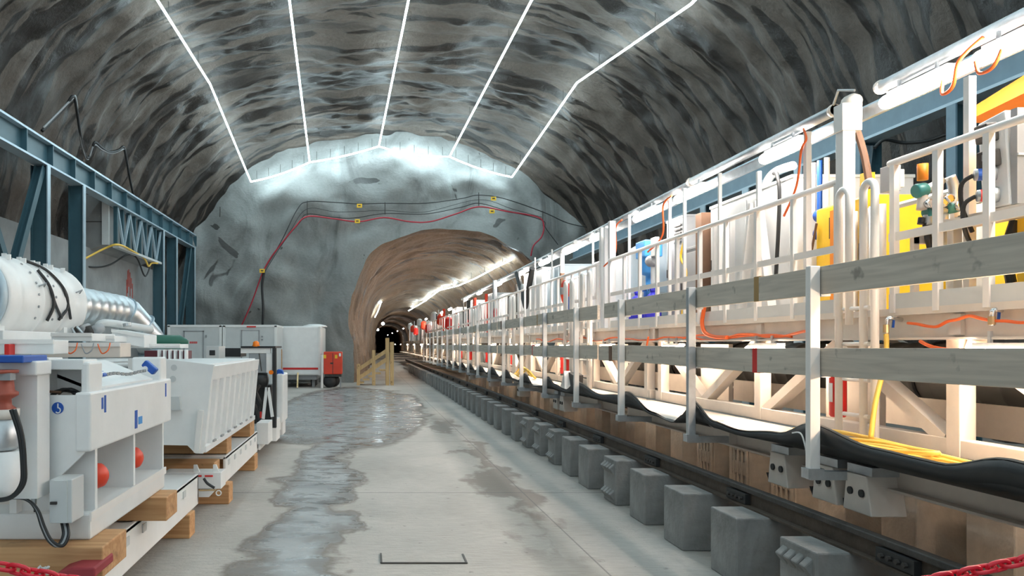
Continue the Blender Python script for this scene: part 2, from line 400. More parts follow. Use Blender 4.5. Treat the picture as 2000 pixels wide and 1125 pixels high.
# ================================================================ CEILING LIGHT STRIPS
def led(pts, label):
    root = thing('light_strip', label, 'light', pts[0], 'light strips on the rock vault')
    MB().tube(pts, .030, 8).build('glowing_tube', LED, root, smooth=True)
    hk = MB()
    for a, b in zip(pts, pts[1:]):
        n = max(1, int((Vector(b)-Vector(a)).length/3))
        for i in range(n):
            p = Vector(a).lerp(Vector(b), (i+.5)/n); MB().tube([p, p+Vector((0, 0, .45))], .01, 5).build('hanger', DARK, root)
EY = 35.5
E = [P(490,355,EY), P(605,317,EY), P(740,286,EY), P(878,306,EY), P(1000,346,EY)]
near = [(-5.5, -5.4), (-2.1, -2.2), (1.35, 1.1), (4.8, 4.5), (8.25, 7.3)]
lab = ['leftmost long light strip down the vault with a kink', 'second long light strip from the left on the vault', 'middle long light strip along the crown of the vault', 'second long light strip from the right on the vault', 'rightmost long light strip down the vault with a kink']
for (x0, x1), e, l in zip(near, E, lab):
    pts = [Vector((x0, y, chamber_z(x0, y)-.12)) for y in (-12, 12, 19.5)] + [Vector((x1, 26.6, chamber_z(x1, 26.6)-.14)), e]
    if l.startswith(('second', 'middle')): pts.pop(3)
    led(pts, l)
cr = []
for a, b, sag in zip(E, E[1:], (.10, .07, .14, .10)):
    for i in range(5): cr.append(a.lerp(b, i/5)-Vector((0, 0, sag*4*(i/5)*(1-i/5))))
led(cr+[E[-1]], 'zigzag light strip across the top of the end wall')
led([P(1000,507,37), P(965,524,40), P(930,543,44), P(895,558,50), P(858,567,58), P(830,588,66), P(798,607,78)], 'light strip running into the bore above the train')
# portable lamp far in the bore
lp = thing('bore_lamp', 'bright white lamp hanging on the left side of the bore', 'lamp', P(742,600,60))
MB().tube([P(730,592,60), P(738,586,60), P(744,592,60)], .12, 8).build('lamp_head', LED, lp)
MB().tube(smooth_path([P(744,592,60), P(738,608,60), P(732,620,60)]), .03, 6).build('cable', LED, lp)  # cable given the strip glow, draws the bright line below the lamp

for i, (px, py, Y) in enumerate(((748,632,84), (738,644,110), (733,650,140))):  # lamps added to brighten the far bore
    c = P(px, py, Y); t = thing('bore_lamp', ['small added lamp deep in the bore, below the hanging lamp', 'smaller added lamp deeper in the bore', 'deepest tiny added lamp in the bore'][i], 'lamp', c, 'added fill lamps deep in the bore')
    MB().lathe([(.05,0),(.16,.05),(.16,.4),(.05,.45)], c, (0,1,0), 10).build('lamp_head', LED, t); MB().tube([c, c+Vector((-.1,0,.5))], .03, 6).build('hanger', DARK, t)
# ================================================================ CABLES ON THE END WALL
def cable(name, label, pts, r, m, cat='cable', group=None, k=6):
    pp = smooth_path(pts, k); return tag(MB().tube(pp, r, 6).build(name, m, smooth=True, loc=pp[-1]), label, cat, group)
CY = 35.35
def q(l, y=CY): return [P(a, b, y) for a, b in l]
cable('power_cable', 'thick red cable draped across the end wall', q([(470,640),(492,590),(512,535),(528,505),(548,478),(575,445),(600,423),(650,427),(700,433),(750,425),(800,433),(840,433),(890,418),(935,404),(990,413),(1050,424),(1062,440),(1058,462),(1042,480),(1037,500)]), .034, mat("dull_red_cable", (.42, .02, .04), .5))
gB = 'black cables across the end wall'
cable('power_cable', 'uppermost black cable across the end wall', q([(512,535),(550,470),(580,410),(600,394),(650,395),(700,398),(752,397),(830,397),(900,388),(935,381),(985,388),(1060,414),(1110,436),(1160,446)], 35.45), .022, BLACK, group=gB)
cable('power_cable', 'black cable just above the red cable on end wall', q([(515,534),(556,470),(585,435),(600,418),(650,424),(690,426),(752,417),(830,418),(900,405),(935,397),(985,410),(1058,430),(1066,446),(1090,478)], 35.45), .018, BLACK, group=gB)
cable('power_cable', 'faint black cable between the upper cables on end wall', q([(514,530),(566,452),(600,408),(660,414),(752,411),(830,414),(935,390),(1000,408),(1058,424)], 35.5), .012, BLACK, group=gB)
cable('power_cable', 'black cable hanging down beside the container roof', q([(516,530),(512,560),(514,600),(513,640)], 35.3), .06, BLACK, group=gB)
for i, (a, b) in enumerate([(702,402),(698,432),(964,388),(961,413),(512,529)]):
    c = P(a, b, 35.2); t = thing('cable_tag', ['yellow tag on the upper black cable left of centre', 'yellow tag on the red cable left of centre', 'yellow tag on the upper black cable near its right peak', 'yellow tag on the red cable near its right peak', 'yellow tag on the cable bend above the containers'][i], 'tag', c, 'yellow cable tags')
    MB().box(c.x-.12, c.x+.12, c.y-.02, c.y+.02, c.z-.09, c.z+.09).build('plate', YELLOW, t, bevel=.015)
    MB().box(c.x-.06, c.x+.06, c.y-.03, c.y-.02, c.z-.02, c.z+.03).build('mark', DARK, t)
for i, (a, b, l) in enumerate([(600,392,30),(752,395,24),(935,376,26),(1060,412,30),(430,404,20)]):
    c = P(a, b, 35.5); tag(MB().tube([c, c-Vector((0, .05, l/42))], .02, 6).build('rock_bolt', DARK, loc=c), ['dark bolt at the left peak of the cables', 'dark bolt at the middle of the cables', 'dark bolt at the right peak of the cables', 'dark bolt where the red cable turns down', 'lone dark bolt high left on the end wall'][i], 'bolt', 'rock bolts on the end wall')
# cable festoon on the left rock wall
def on_wall(px, py, back=.15):
    Y = 8.
    while Y < 35.5:
        p = P(px, py, Y)
        if p.z > chamber_z(p.x, Y) or p.x < CCX-chamber_par(Y)[0]: break
        Y += .05
    return P(px, py, Y-back)
cable('wall_cable', 'thick black cable looping down the left rock wall', [on_wall(*t) for t in [(82,256),(105,232),(128,208),(143,188),(150,215),(157,262),(165,300),(172,308),(180,297),(185,278),(198,288),(215,297),(232,293),(241,287),(246,305),(253,345),(262,388)]], .045, BLACK)
cable('wall_cable', 'thin grey cable beside the black loop on left wall', [on_wall(*t) for t in [(84,250),(112,222),(140,194),(148,192),(154,250),(163,296),(172,311),(184,283),(200,293),(220,299),(243,290)]], .03, GREY)
# ================================================================ LEFT CRANE RUNWAY
XR = -8.1
rb = thing('runway_beam', 'petrol blue crane runway girder along the left wall', 'girder', (XR, 26, 6.2))
MB().bar((XR, 8, 6.87), (XR, 35.8, 6.87), .34, .05).build('top_flange', LIGHTBLUE, rb)
MB().bar((XR, 8, 6.58), (XR, 35.8, 6.58), .03, .54).build('web', TEAL, rb)
MB().bar((XR, 8, 6.28), (XR, 35.8, 6.28), .34, .05).build('bottom_flange', LIGHTBLUE, rb)
for i in range(19):
    y = 9.0+i*1.5
    MB().box(XR, XR+.16, y-.02, y+.02, 6.3, 6.85).build('stiffener', TEAL, rb)
MB().box(XR-.05, XR+.06, 8, 35.8, 6.895, 6.97).build('crane_rail', GREY, rb)
def column(px, wpx, label, z1=6.25, flange=LIGHTBLUE):
    Y = YX(px, XR); c = thing('steel_column', label, 'column', (XR, Y, 0), 'blue columns under the left runway girder')
    MB().box(XR-.22, XR+.15, Y-.015, Y+.015, 0, z1).build('web', TEAL, c)
    MB().box(XR+.15, XR+.18, Y-.09, Y+.09, 0, z1).build('flange', flange, c)
    MB().box(XR-.25, XR-.22, Y-.09, Y+.09, 0, z1).build('flange', TEAL, c)
    MB().box(XR-.28, XR+.26, Y-.24, Y+.24, 0, .03).build('foot_plate', TEAL, c)
    return Y
for px, l in [(82,'blue steel column at the left, behind the big white fan'), (153,'blue steel column just left of the concrete gallery'), (312,'blue steel column under the right end of lattice girder'), (338,'blue steel column, second last before the end wall'), (374,'blue steel column closest to the end wall')]:
    column(px, 0, l)
def brace(a, b, label, wd=.2):
    tag(MB().ibeam(a, b, wd, .2, .02, (1,0,0)).build('diagonal_brace', TEAL, loc=a), label, 'brace', 'diagonal braces of the left runway')
brace((XR, 19.1, 6.2), (XR, 17.5, 3.3), 'blue diagonal brace leaning onto the leftmost column')
brace((XR, 15.4, 6.2), (XR, 17.4, 3.3), 'blue diagonal brace at the left picture edge')
brace((XR, 35.2, 6.2), (XR, 32.7, 1.2), 'blue diagonal brace between the last two columns')
# lattice girder on the gallery edge
lt = thing('lattice_girder', 'small blue lattice girder beside the concrete gallery', 'girder', (XR, 27.4, 5))
y0, y1, z0, z1 = 24.85, 30.1, 5.0, 6.2
MB().box(XR-.1, XR+.1, y0, y1, z0-.08, z0).build('bottom_chord', LGREY, lt)
nb = 4
for i in range(nb*2+1):
    y = y0+(y1-y0)*i/(nb*2); MB().box(XR-.06, XR+.06, y-.05, y+.05, z0, z1+.05).build('vertical', TEAL, lt)
for i in range(nb):
    a = y0+(y1-y0)*i/nb; b = y0+(y1-y0)*(i+1)/nb; m_ = (a+b)/2
    MB().bar((XR+.05, a, z1), (XR+.05, m_, z0), .07, .07).build('diagonal', LIGHTBLUE, lt); MB().bar((XR+.05, m_, z0), (XR+.05, b, z1), .07, .07).build('diagonal', LIGHTBLUE, lt)
cable('hanging_hose', 'yellow hose slung under the concrete gallery', [P(120,525,23.5), P(160,508,24), P(205,485,24.5), P(232,478,24.6), P(262,492,26.5), P(282,505,28), P(290,520,28.6), P(296,514,29), P(308,514,29.5)], .035, HOSEY, 'hose')
cable('hanging_hose', 'dark hose sagging below the gallery and lattice girder', [P(155,518,24.2), P(185,522,25), P(215,517,26), P(250,497,27), P(268,505,27.3), P(280,535,27.6), P(286,538,27.8), P(293,522,28.2)], .03, BLACK, 'hose')
cable('wall_cable', 'grey cable bundle at the left edge below the girder', [P(-20,268,19.5), P(20,272,19.5), P(42,281,19.5), P(52,283,19.5)], .06, GREY)
pm = MB()
for i_, (y_, a_, b_) in enumerate(((28.5,3.4,4.2),(28.62,3.7,4.55),(28.75,3.95,4.6),(28.9,3.6,4.5),(29.05,3.9,4.3),(29.2,3.3,4.1))): pm.box(-8.9, -8.895, y_, y_+.10, a_, b_)
tag(pm.build('paint_mark', mat('faded_red_spray', (.34,.06,.045), .8, var=.5, scale=4), loc=(-8.9, 28.8, 3.4)), 'red spray paint mark on the wall beyond the silver duct', 'paint mark')
# ================================================================ RIGHT CRANE RUNWAY
XQ = 9.6
rr = thing('runway_beam', 'pale blue crane runway girder behind the train lights', 'girder', (XQ, 18, 5.6))
MB().bar((XQ, 4, 6.28), (XQ, 35.6, 6.28), .34, .05).build('top_flange', LIGHTBLUE, rr)
MB().bar((XQ, 4, 5.98), (XQ, 35.6, 5.98), .03, .56).build('web', MIDBLUE, rr)
MB().bar((XQ, 4, 5.68), (XQ, 35.6, 5.68), .34, .05).build('bottom_flange', LIGHTBLUE, rr)
for px, l in [(1880,'blue steel column behind the train light nearest the camera'), (1692,'blue steel column right of the tall cream train post')]:
    Y = YX(px, XQ); c = thing('steel_column', l, 'column', (XQ, Y, 0), 'blue columns under the right runway girder')
    MB().box(XQ-.16, XQ+.16, Y-.015, Y+.015, 0, 5.65).build('web', TEAL, c)
    MB().box(XQ-.19, XQ-.16, Y-.10, Y+.10, 0, 5.65).build('flange', MIDBLUE, c)
    MB().box(XQ+.16, XQ+.19, Y-.16, Y+.16, 0, 5.65).build('flange', TEAL, c)
for px in (1575, 1470, 1385):
    Y = YX(px, XQ); c = thing('steel_column', 'blue right runway column hidden mostly behind the train at %s' % {1575:'the white cabinet', 1470:'the white box braces', 1385:'the black upright'}[px], 'column', (XQ, Y, 0), 'blue columns under the right runway girder')
    MB().box(XQ-.16, XQ+.16, Y-.015, Y+.015, 0, 5.65).build('web', TEAL, c); MB().box(XQ-.19, XQ-.16, Y-.16, Y+.16, 0, 5.65).build('flange', LIGHTBLUE, c)
tag(MB().ibeam((XQ, 15.2, 3.0), (XQ, 14.7, 5.6), .14, .14, .02, (1,0,0)).build('diagonal_brace', LIGHTBLUE, loc=(XQ, 15.2, 3)), 'pale blue diagonal brace left of the right runway column', 'brace')

# ================================================================ CONTAINERS, GENERATOR, STAIR
def container(name, label, x0, x1, y0, y1, z0, z1, door=None, m=LGREY):
    c = thing(name, label, 'container', ((x0+x1)/2, (y0+y1)/2, 0))
    MB().box(x0, x1, y0, y1, z0, z1).build('body', m, c, bevel=.04)
    MB().box(x0-.02, x1+.02, y0-.02, y1+.02, z1-.06, z1+.03).build('roof_rim', WHITE, c, bevel=.01)
    MB().box(x0, x1, y0-.02, y0+.02, z0, z0+.14).build('base_rail', GREY, c)
    for x in (x0+.03, x1-.03): MB().box(x-.05, x+.05, y0-.02, y0+.03, z0, z1).build('corner_post', WHITE, c)
    return c
YC = 29.3
cA = container('site_container', 'grey site container with red lettering on its door', XP(328,YC), XP(434,YC)-.03, YC, YC+2.3, .05, ZP(636,YC))
xa, xb = XP(361,YC), XP(396,YC)
d = MB().box(xa, xb, YC-.035, YC+.01, .15, ZP(648,YC)).build('door', LGREY, cA, bevel=.01)
for bx in ((xa-.05, xa, .15, ZP(646,YC)), (xb, xb+.05, .15, ZP(646,YC)), (xa-.05, xb+.05, ZP(648,YC), ZP(646,YC))): MB().box(bx[0], bx[1], YC-.045, YC+.01, bx[2], bx[3]).build('door_frame', GREY, cA)
MB().box(xb-.09, xb-.05, YC-.09, YC-.03, .95, 1.05).build('handle', DARK, d)
for i in range(7): MB().box(XP(371,YC)+i*.042, XP(371,YC)+i*.042+.03, YC-.04, YC-.034, ZP(671,YC), ZP(667,YC)).build('letter', RED, d, label='red lettering')
MB().box(XP(401,YC), XP(404,YC), YC-.03, YC, ZP(659,YC), ZP(654,YC)).build('switch', GREY, cA)
cB = container('site_container', 'grey site container with a plain door beside the white one', XP(436,YC), XP(540,YC), YC, YC+2.3, .05, ZP(636,YC))
xa, xb = XP(473,YC), XP(505,YC)
d = MB().box(xa, xb, YC-.035, YC+.01, .15, ZP(646,YC)).build('door', LGREY, cB, bevel=.01)
for bx in ((xa-.04, xa, .15, ZP(645,YC)), (xb, xb+.04, .15, ZP(645,YC)), (xa-.04, xb+.04, ZP(646,YC), ZP(645,YC))): MB().box(bx[0], bx[1], YC-.045, YC+.01, bx[2], bx[3]).build('door_frame', GREY, cB)
MB().box(XP(482,YC), XP(500,YC), YC-.04, YC, ZP(639.5,YC), ZP(637,YC)).build('nameplate', RED, cB)
for py in (657, 663): MB().box(XP(510,YC), XP(514,YC), YC-.03, YC, ZP(py+2,YC), ZP(py-1,YC)).build('switch', GREY, cB)
YW = 31.8
cC = thing('site_trailer', 'white site trailer with a red stripe along its end', 'trailer', (XP(583,YW), YW+2, 0))
xa, xb = XP(541,YW), XP(627,YW)
MB().box(xa, xb, YW, YW+3.6, ZP(733,YW), ZP(637,YW)).build('body', WHITE, cC, bevel=.06)
MB().lathe([(.55,0),(.48,.07),(.25,.12),(0,.13)], ((xa+xb)/2+.55, YW+1.6, ZP(637,YW)), (0,0,1), 16).build('roof_hump', WHITE, cC, smooth=True)
MB().box(xa+.15, xb-.12, YW-.012, YW+.01, ZP(722,YW), ZP(718,YW)).build('stripe', RED, cC, label='red stripe')
for x in (xa+.06, xb-.06): MB().box(x-.04, x+.04, YW-.03, YW+.02, ZP(733,YW), ZP(638,YW)).build('corner_post', RAILW, cC)
MB().box(xa+.2, xb-.2, YW+.2, YW+3.4, ZP(742,YW), ZP(733,YW)).build('chassis', GREY, cC)
for x in (xa+.35, xb-.35):
    for y in (YW+.5, YW+2.9): MB().box(x-.06, x+.06, y-.06, y+.06, 0, ZP(736,YW)).build('support_leg', GREY, cC)
MB().bar((XP(582,YW), YW-.25, 0), (XP(582,YW), YW-.02, ZP(728,YW)), .06, .06).build('drawbar_prop', BRASS, cC)
for y in (YW+1.1, YW+1.9): MB().lathe([(.1,0),(.3,.02),(.3,.2),(.1,.22)], (xb-.5, y, .3), (1,0,0), 20).build('wheel', BLACK, cC, smooth=True)
tag(MB().box(XP(546,31), XP(551,31), 30.95, 31.05, 0, ZP(682,31)).build('timber_post', TIMBER, loc=(XP(548,31), 31, 0)), 'upright brown timber leaning at the white trailer corner', 'timber')
YO = 31.5
go = thing('generator', 'orange wheeled generator standing right of the white trailer', 'generator', (XP(650,YO), YO+.4, 0))
xa, xb = XP(632,YO), XP(668,YO)
MB().box(xa, xb, YO, YO+.9, ZP(731,YO), ZP(687,YO)).build('hood', REDO, go, bevel=.03)
MB().box((xa+xb)/2-.012, (xa+xb)/2+.012, YO-.01, YO, ZP(730,YO), ZP(690,YO)).build('panel_gap', DARK, go)
for a in (634, 656): MB().box(XP(a-2,YO), XP(a+3,YO), YO-.012, YO, ZP(700,YO), ZP(693,YO)).build('warning_sticker', YELLOW, go)
MB().box(XP(645,YO), XP(651,YO), YO-.012, YO, ZP(711,YO), ZP(708,YO)).build('latch', DARK, go)
MB().box(XP(662,YO), XP(666,YO), YO-.012, YO, ZP(696,YO), ZP(690,YO)).build('sticker', WHITE, go)
MB().box(xa+.05, xb-.03, YO+.05, YO+.85, ZP(736,YO), ZP(731,YO)).build('chassis', DARK, go)
MB().lathe([(.08,0),(.24,.02),(.27,.08),(.24,.14),(.08,.16)], (XP(643,YO), YO+.1, .27), (0,1,0), 20).build('wheel', BLACK, go, smooth=True)
MB().lathe([(.08,0),(.24,.02),(.27,.08),(.24,.14),(.08,.16)], (XP(650,YO), YO+.65, .27), (0,1,0), 20).build('wheel', BLACK, go, smooth=True)
MB().box(xb-.09, xb-.04, YO+.2, YO+.26, 0, ZP(731,YO)).build('prop_leg', GREY, go)
tag(MB().tube([(xa-.06, YO-.1, 0), (xa-.06, YO-.1, 1.35)], .05, 8).build('white_pole', RAILW, loc=(xa-.06, YO-.1, 0)), 'white pole between the trailer and the orange generator', 'pole')
# timber stair up to the train deck
YS = 33.5
st = thing('timber_stair', 'yellowish timber stair with handrail up to the train', 'stair', (XP(730,YS), YS, 0))
def S(px, py, dy=0): return P(px, py, YS)+Vector((0, dy, 0))
for dy in (0, .9):
    for px, t, b in ((700,712,750), (730,684,751), (757,660,751), (766,668,750)):
        v = S(px, t, dy); MB().box(v.x-.07, v.x+.07, v.y-.05, v.y+.05, 0, v.z).build('post', TIMBERY, st)
    for a, b in (((698,741),(757,701)), ((700,722),(757,684))): MB().bar(S(*a, dy), S(*b, dy), .06, .14).build('handrail', TIMBERY, st)
for i in range(5):
    a = S(704+i*11, 748-i*6.2); MB().box(a.x-.15, a.x+.15, YS, YS+.9, a.z-.03, a.z+.03).build('tread', TIMBERY, st)

# ================================================================ FOREGROUND MACHINE FRAME (left)
X1 = -1.56
def pallet(label, x0, x1, y0, y1, feet, ups):
    p = thing('steel_pallet', label, 'pallet', ((x0+x1)/2, (y0+y1)/2, 0), 'white steel pallets on timber feet')
    MB().box(x0, x1, y0, y1, .49, .51).build('deck_plate', WHITE, p)
    MB().box(x1-.03, x1, y0, y1, .22, .52).build('outer_beam', WHITE, p, bevel=.006)
    MB().box(x1-.14, x1-.03, y0, y1, .22, .245).build('outer_flange', WHITE, p)
    MB().box(x0, x0+.03, y0, y1, .22, .52).build('inner_beam', WHITE, p)
    MB().box(x0, x1, y1-.03, y1, .24, .5).build('end_plate', WHITE, p)
    for i in range(int((y1-y0)/.42)):
        y = y0+.2+.42*i; MB().box(x1, x1+.008, y-.05, y+.05, .40, .46).build('slot_cover', LGREY, p)
    return p
pallet('nearest white steel pallet at the lower left corner', -3.6, -1.66, 2.6, 7.6, 0, 0)
pallet('second white steel pallet under the white trough', -3.6, -1.60, 8.75, 11.3, 0, 0)
pallet('third white steel pallet under the operator stand', -3.2, -1.58, 11.45, 14.9, 0, 0)
def timber(label, x0, x1, y0, y1, z0, z1):
    tag(MB().box(x0, x1, y0, y1, z0, z1).build('timber_beam', TIMBER, bevel=.008, loc=((x0+x1)/2, (y0+y1)/2, z0)), label, 'timber', 'timber packing under the white machines')
timber('timber foot under the nearest pallet, lowest at left', -3.5, -1.62, 4.0, 4.25, 0, .22)
timber('timber foot on the floor under the nearest pallet rear', -3.5, -1.63, 7.1, 7.32, 0, .22)
timber('timber foot between the nearest and second pallets', -3.5, -1.54, 8.63, 8.88, 0, .22)
timber('timber foot under the rear of the second pallet', -3.5, -1.58, 10.9, 11.2, 0, .22)
timber('wide timber beam under the front of the nearest machine', -3.5, -1.44, 4.2, 4.62, .52, .69)
timber('timber beam under the rear of the nearest machine', -3.5, -1.44, 5.55, 5.86, .52, .69)
timber('timber beam under the front of the white trough', -3.5, -1.62, 8.95, 9.25, .52, .75)
timber('dark timber beam low behind the nearest machine', -3.5, -1.66, 8.40, 8.72, .22, .50)
timber('timber beam stack under the rear of white trough', -3.2, -1.60, 10.6, 11.0, .52, .75)
m1 = thing('machine_frame', 'nearest white machine frame with blue hook sign and red caps', 'machine', (-2.2, 5.1, .69))
yA, yB = 4.35, 5.95
MB().box(X1-.06, X1+.03, yA-.08, yB+.08, 1.20, 1.53).build('side_slab', WHITE, m1, bevel=.012)
MB().box(X1-.05, X1, yA-.02, yA+.20, 1.2, 1.70).build('corner_block', WHITE, m1, bevel=.015)
MB().box(X1-.22, X1, yB-.12, yB+.06, 1.2, 1.70).build('corner_block', WHITE, m1, bevel=.015)
MB().prism([(X1-.06, yA+.2, 1.52), (X1-.06, yB-.12, 1.52), (X1-.42, yB-.12, 1.66), (X1-.42, yA+.2, 1.66)], (0, 0, .02)).build('sloping_top', WHITE, m1)
MB().box(-3.2, X1-.40, yA+.1, yB, 1.2, 1.66).build('upper_body', WHITE, m1)
MB().box(-2.6, X1+.0, yA, yB, .69, .84).build('bottom_rail', WHITE, m1, bevel=.012)
for y in (4.44, 5.17, 5.9): MB().box(X1-.42, X1, y-.02, y+.02, .84, 1.2).build('divider', WHITE, m1)
MB().box(X1-.46, X1-.42, yA, yB, .84, 1.2).build('back_plate', WHITE, m1)
MB().box(X1+.0, X1+.012, yA-.02, yB, .80, .85).build('rail_lip', RAILW, m1)
fp = MB().prism([P(62,772,yA-.05), P(166,772,yA-.05), P(166,884,yA-.05), P(118,930,yA-.05), P(62,985,yA-.05)], (0, .025, 0)).build('front_panel', WHITE, m1)
MB().box(XP(62,yA), XP(84,yA), yA-.02, yA+.2, ZP(772,yA), ZP(702,yA)).build('front_cheek', WHITE, m1)
MB().box(XP(62,yA), XP(166,yA), yA-.02, yA+.2, ZP(722,yA), ZP(702,yA)).build('front_cap', WHITE, m1, bevel=.006)
MB().box(XP(84,yA), XP(163,yA), yA+.2, yA+.22, ZP(772,yA), ZP(720,yA)).build('niche_back', WHITE, m1)
cb = P(133,762,yA+.08)
def coil(c, r, n, rr, seed):
    rnd = random.Random(seed); pts = []
    for i in range(n): a = i*1.1; pts.append(c+Vector((math.cos(a)*r*rnd.uniform(.5,1), rnd.uniform(-.03,.05), abs(math.sin(a))*r*.55*rnd.uniform(.4,1))))
    return MB().tube(smooth_path(pts, 4), rr, 6)
coil(cb-Vector((.02,0,.03)), .085, 22, .007, 3).build('cable_coil', BLACK, m1, smooth=True)
MB().tube([P(97,765,yA+.05), P(118,766,yA+.02)], .008, 6).build('cable_plug', BROWN, m1)
sg = MB().lathe([(.033,0),(.033,.004)], P(113,797,yA-.05), (0,-1,0), 28).build('hook_sign', BLUE, m1, label='round blue sign with a white crane hook')
hk = [P(113,x,yA-.0565) for x in (789,793)]
MB().tube([P(113,788,yA-.0565), P(113,796,yA-.0565)]+[P(113+5.0*math.sin(a), 801.5-5.0*math.cos(a), yA-.0565) for a in [x*.45 for x in range(0, 10)]], .0035, 6).build('hook_symbol', WHITE, sg)
for py in (779,): MB().box(P(188,py,yA).x-.01, P(188,py,yA).x, 4.44, 4.47, ZP(802,yA), ZP(py,yA)).build('decal', BLUE, m1)
for (y, za, zb) in ((4.50, 1.40, 1.50), (5.86, 1.40, 1.50)): MB().box(X1+.03, X1+.034, y-.012, y+.012, za, zb).build('decal', BLUE, m1)
MB().box(X1+.03, X1+.034, 5.08, 5.13, 1.24, 1.36).build('decal', BLUE, m1); MB().box(X1+.03, X1+.034, 5.16, 5.24, 1.26, 1.31).build('decal', SKYB, m1)
for y in (4.62, 5.34):
    c = MB().lathe([(.078,0),(.078,.02),(.07,.06),(.045,.085),(0,.095)], (X1-.085, y, 1.005), (1,-.3,.2), 20).build('red_cap', REDO, m1, smooth=True, label='orange red domed cap')
    MB().tube([(X1-.07, y-.01, .94), (X1-.07, y-.02, .845)], .015, 6).build('hinge', DARK, c)
jb = MB().box(XP(103,4.2), XP(146,4.2), 4.16, 4.34, ZP(1019,4.2), ZP(934,4.2)).build('junction_box', LGREY, m1, bevel=.006, label='grey steel junction box')
MB().box(XP(104,4.2), XP(138,4.2), 4.15, 4.16, ZP(1017,4.2), ZP(936,4.2)).build('lid', LGREY, jb)
MB().box(XP(107,4.2), XP(119,4.2), 4.135, 4.15, ZP(981,4.2), ZP(976,4.2)).build('latch', DARK, jb)
for k, dx in enumerate((0, 5, 10)):
    MB().tube(smooth_path([P(120+dx,1018,4.2), P(124+dx,1045,4.15), P(112+dx,1066,4.12), P(95+dx*.6,1056,4.1), P(82+dx*.5,1030,4.1), P(70+dx*.3,995,4.1), P(50,975,4.1), P(10,972-k*3,4.1), P(-30,970-k*3,4.1)]), .009, 6).build('cable', [BLACK,GREY,BLACK][k], m1, smooth=True)
MB().prism([P(-40,990,4.5), P(100,1003,4.5), P(178,1030,4.5), P(178,1058,4.5), P(-40,1058,4.5)], (0, .02, 0)).build('lower_plate', WHITE, m1)
MB().box(-2.5, X1-.30, 4.6, 4.62, .8, 1.25).build('dark_interior', CREAM, m1)
# blue tensioners with chain on the sloping top
for i, (a, b, w_) in enumerate([(293,717,11), (201,730,5)]):
    yb = 5.6 if i == 0 else 4.62; c = P(a, b, yb); t = thing('lashing_block', ['large blue lashing block on the nearest machine', 'small blue lashing block on the nearest machine'][i], 'lashing', c, 'blue lashing blocks')
    k = w_*yb/1500
    MB().bar(c+Vector((-k,0,k*.8)), c+Vector((k,0,-k*.9)), .07, k*1.3).build('block', BLUE, t, bevel=.01)
    MB().lathe([(.02,0),(.02,.09)], c+Vector((-k*.6,-.05,-k*.3)), (0,1,0), 12).build('eye', WHITE, t)
ch = thing('lashing_chain', 'thin grey lashing chain between the blue lashing blocks', 'chain', P(250,735,5.1))
cp = smooth_path([P(206,732,4.7), P(225,729,4.9), P(250,731,5.1), P(272,726,5.35), P(284,724,5.5)], 6)
for i, p in enumerate(cp[:-1]): MB().bar(p, cp[i+1], .012 if i % 2 else .022, .02 if i % 2 else .01).build('link', GREY, ch)
# pump column at the left picture edge
pu = thing('pump', 'vertical pump with red coupling at the left edge', 'pump', P(10,960,3.95))
yp = 3.95; xc = XP(2,yp)
def zz(py): return ZP(py, yp)
MB().lathe([(.085,0),(.095,.04),(.10,zz(880)-zz(968))], (xc, yp, zz(968)), (0,0,1), 28).build('tank', WHITE, pu, smooth=True)
MB().lathe([(.075,0),(.082,.02),(.082,zz(808)-zz(872))], (xc, yp, zz(878)), (0,0,1), 24).build('motor', GALV, pu, smooth=True)
MB().lathe([(.06,0),(.075,.02),(.052,.04),(.05,.07),(.085,.09),(.085,.105),(.066,.115),(.058,.2),(.085,.205),(.085,.22)], (xc, yp, zz(806)), (0,0,1), 24).build('coupling', BROWN if False else mat('rust_red_paint', (.36,.075,.045), .5), pu, smooth=True)
MB().lathe([(.085,0),(.09,.02),(.09,.05)], (xc, yp, zz(806)-.03), (0,0,1), 24).build('flange', CREAM, pu, smooth=True)
MB().box(xc-.05, xc+.075, yp-.06, yp, zz(742), zz(728)).build('nameplate', GREY, pu)
MB().box(xc-.2, XP(55,yp), yp+.1, yp+.3, zz(735), zz(706)).build('bracket', WHITE, pu, bevel=.008)
MB().box(xc-.2, XP(50,yp), yp+.14, yp+.3, zz(985), zz(735)).build('back_plate', WHITE, pu)
MB().tube([P(63,700,4.2), P(66,985,4.2)], .016, 8).build('conduit', GALV, pu); MB().tube([P(68,705,4.22), P(68,1000,4.22)], .006, 6).build('conduit', DARK, pu)
for k in range(2): MB().tube(smooth_path([P(22+k*6,800,3.85), P(38+k*5,850,3.85), P(44+k*4,905,3.85), P(42+k*4,945,3.85), P(20,972,3.85), P(-20,978,3.85)]), .012, 8).build('hose', BLACK, pu, smooth=True)
tag(MB().box(XP(-60,4.05), XP(62,4.05), 3.95, 4.25, ZP(708,4.05), ZP(694,4.05)).build('blue_bar', BLUE, bevel=.006, loc=(XP(0,4.05), 4.1, ZP(708,4.05))), 'bright blue flat bar on the pump bracket', 'bar')

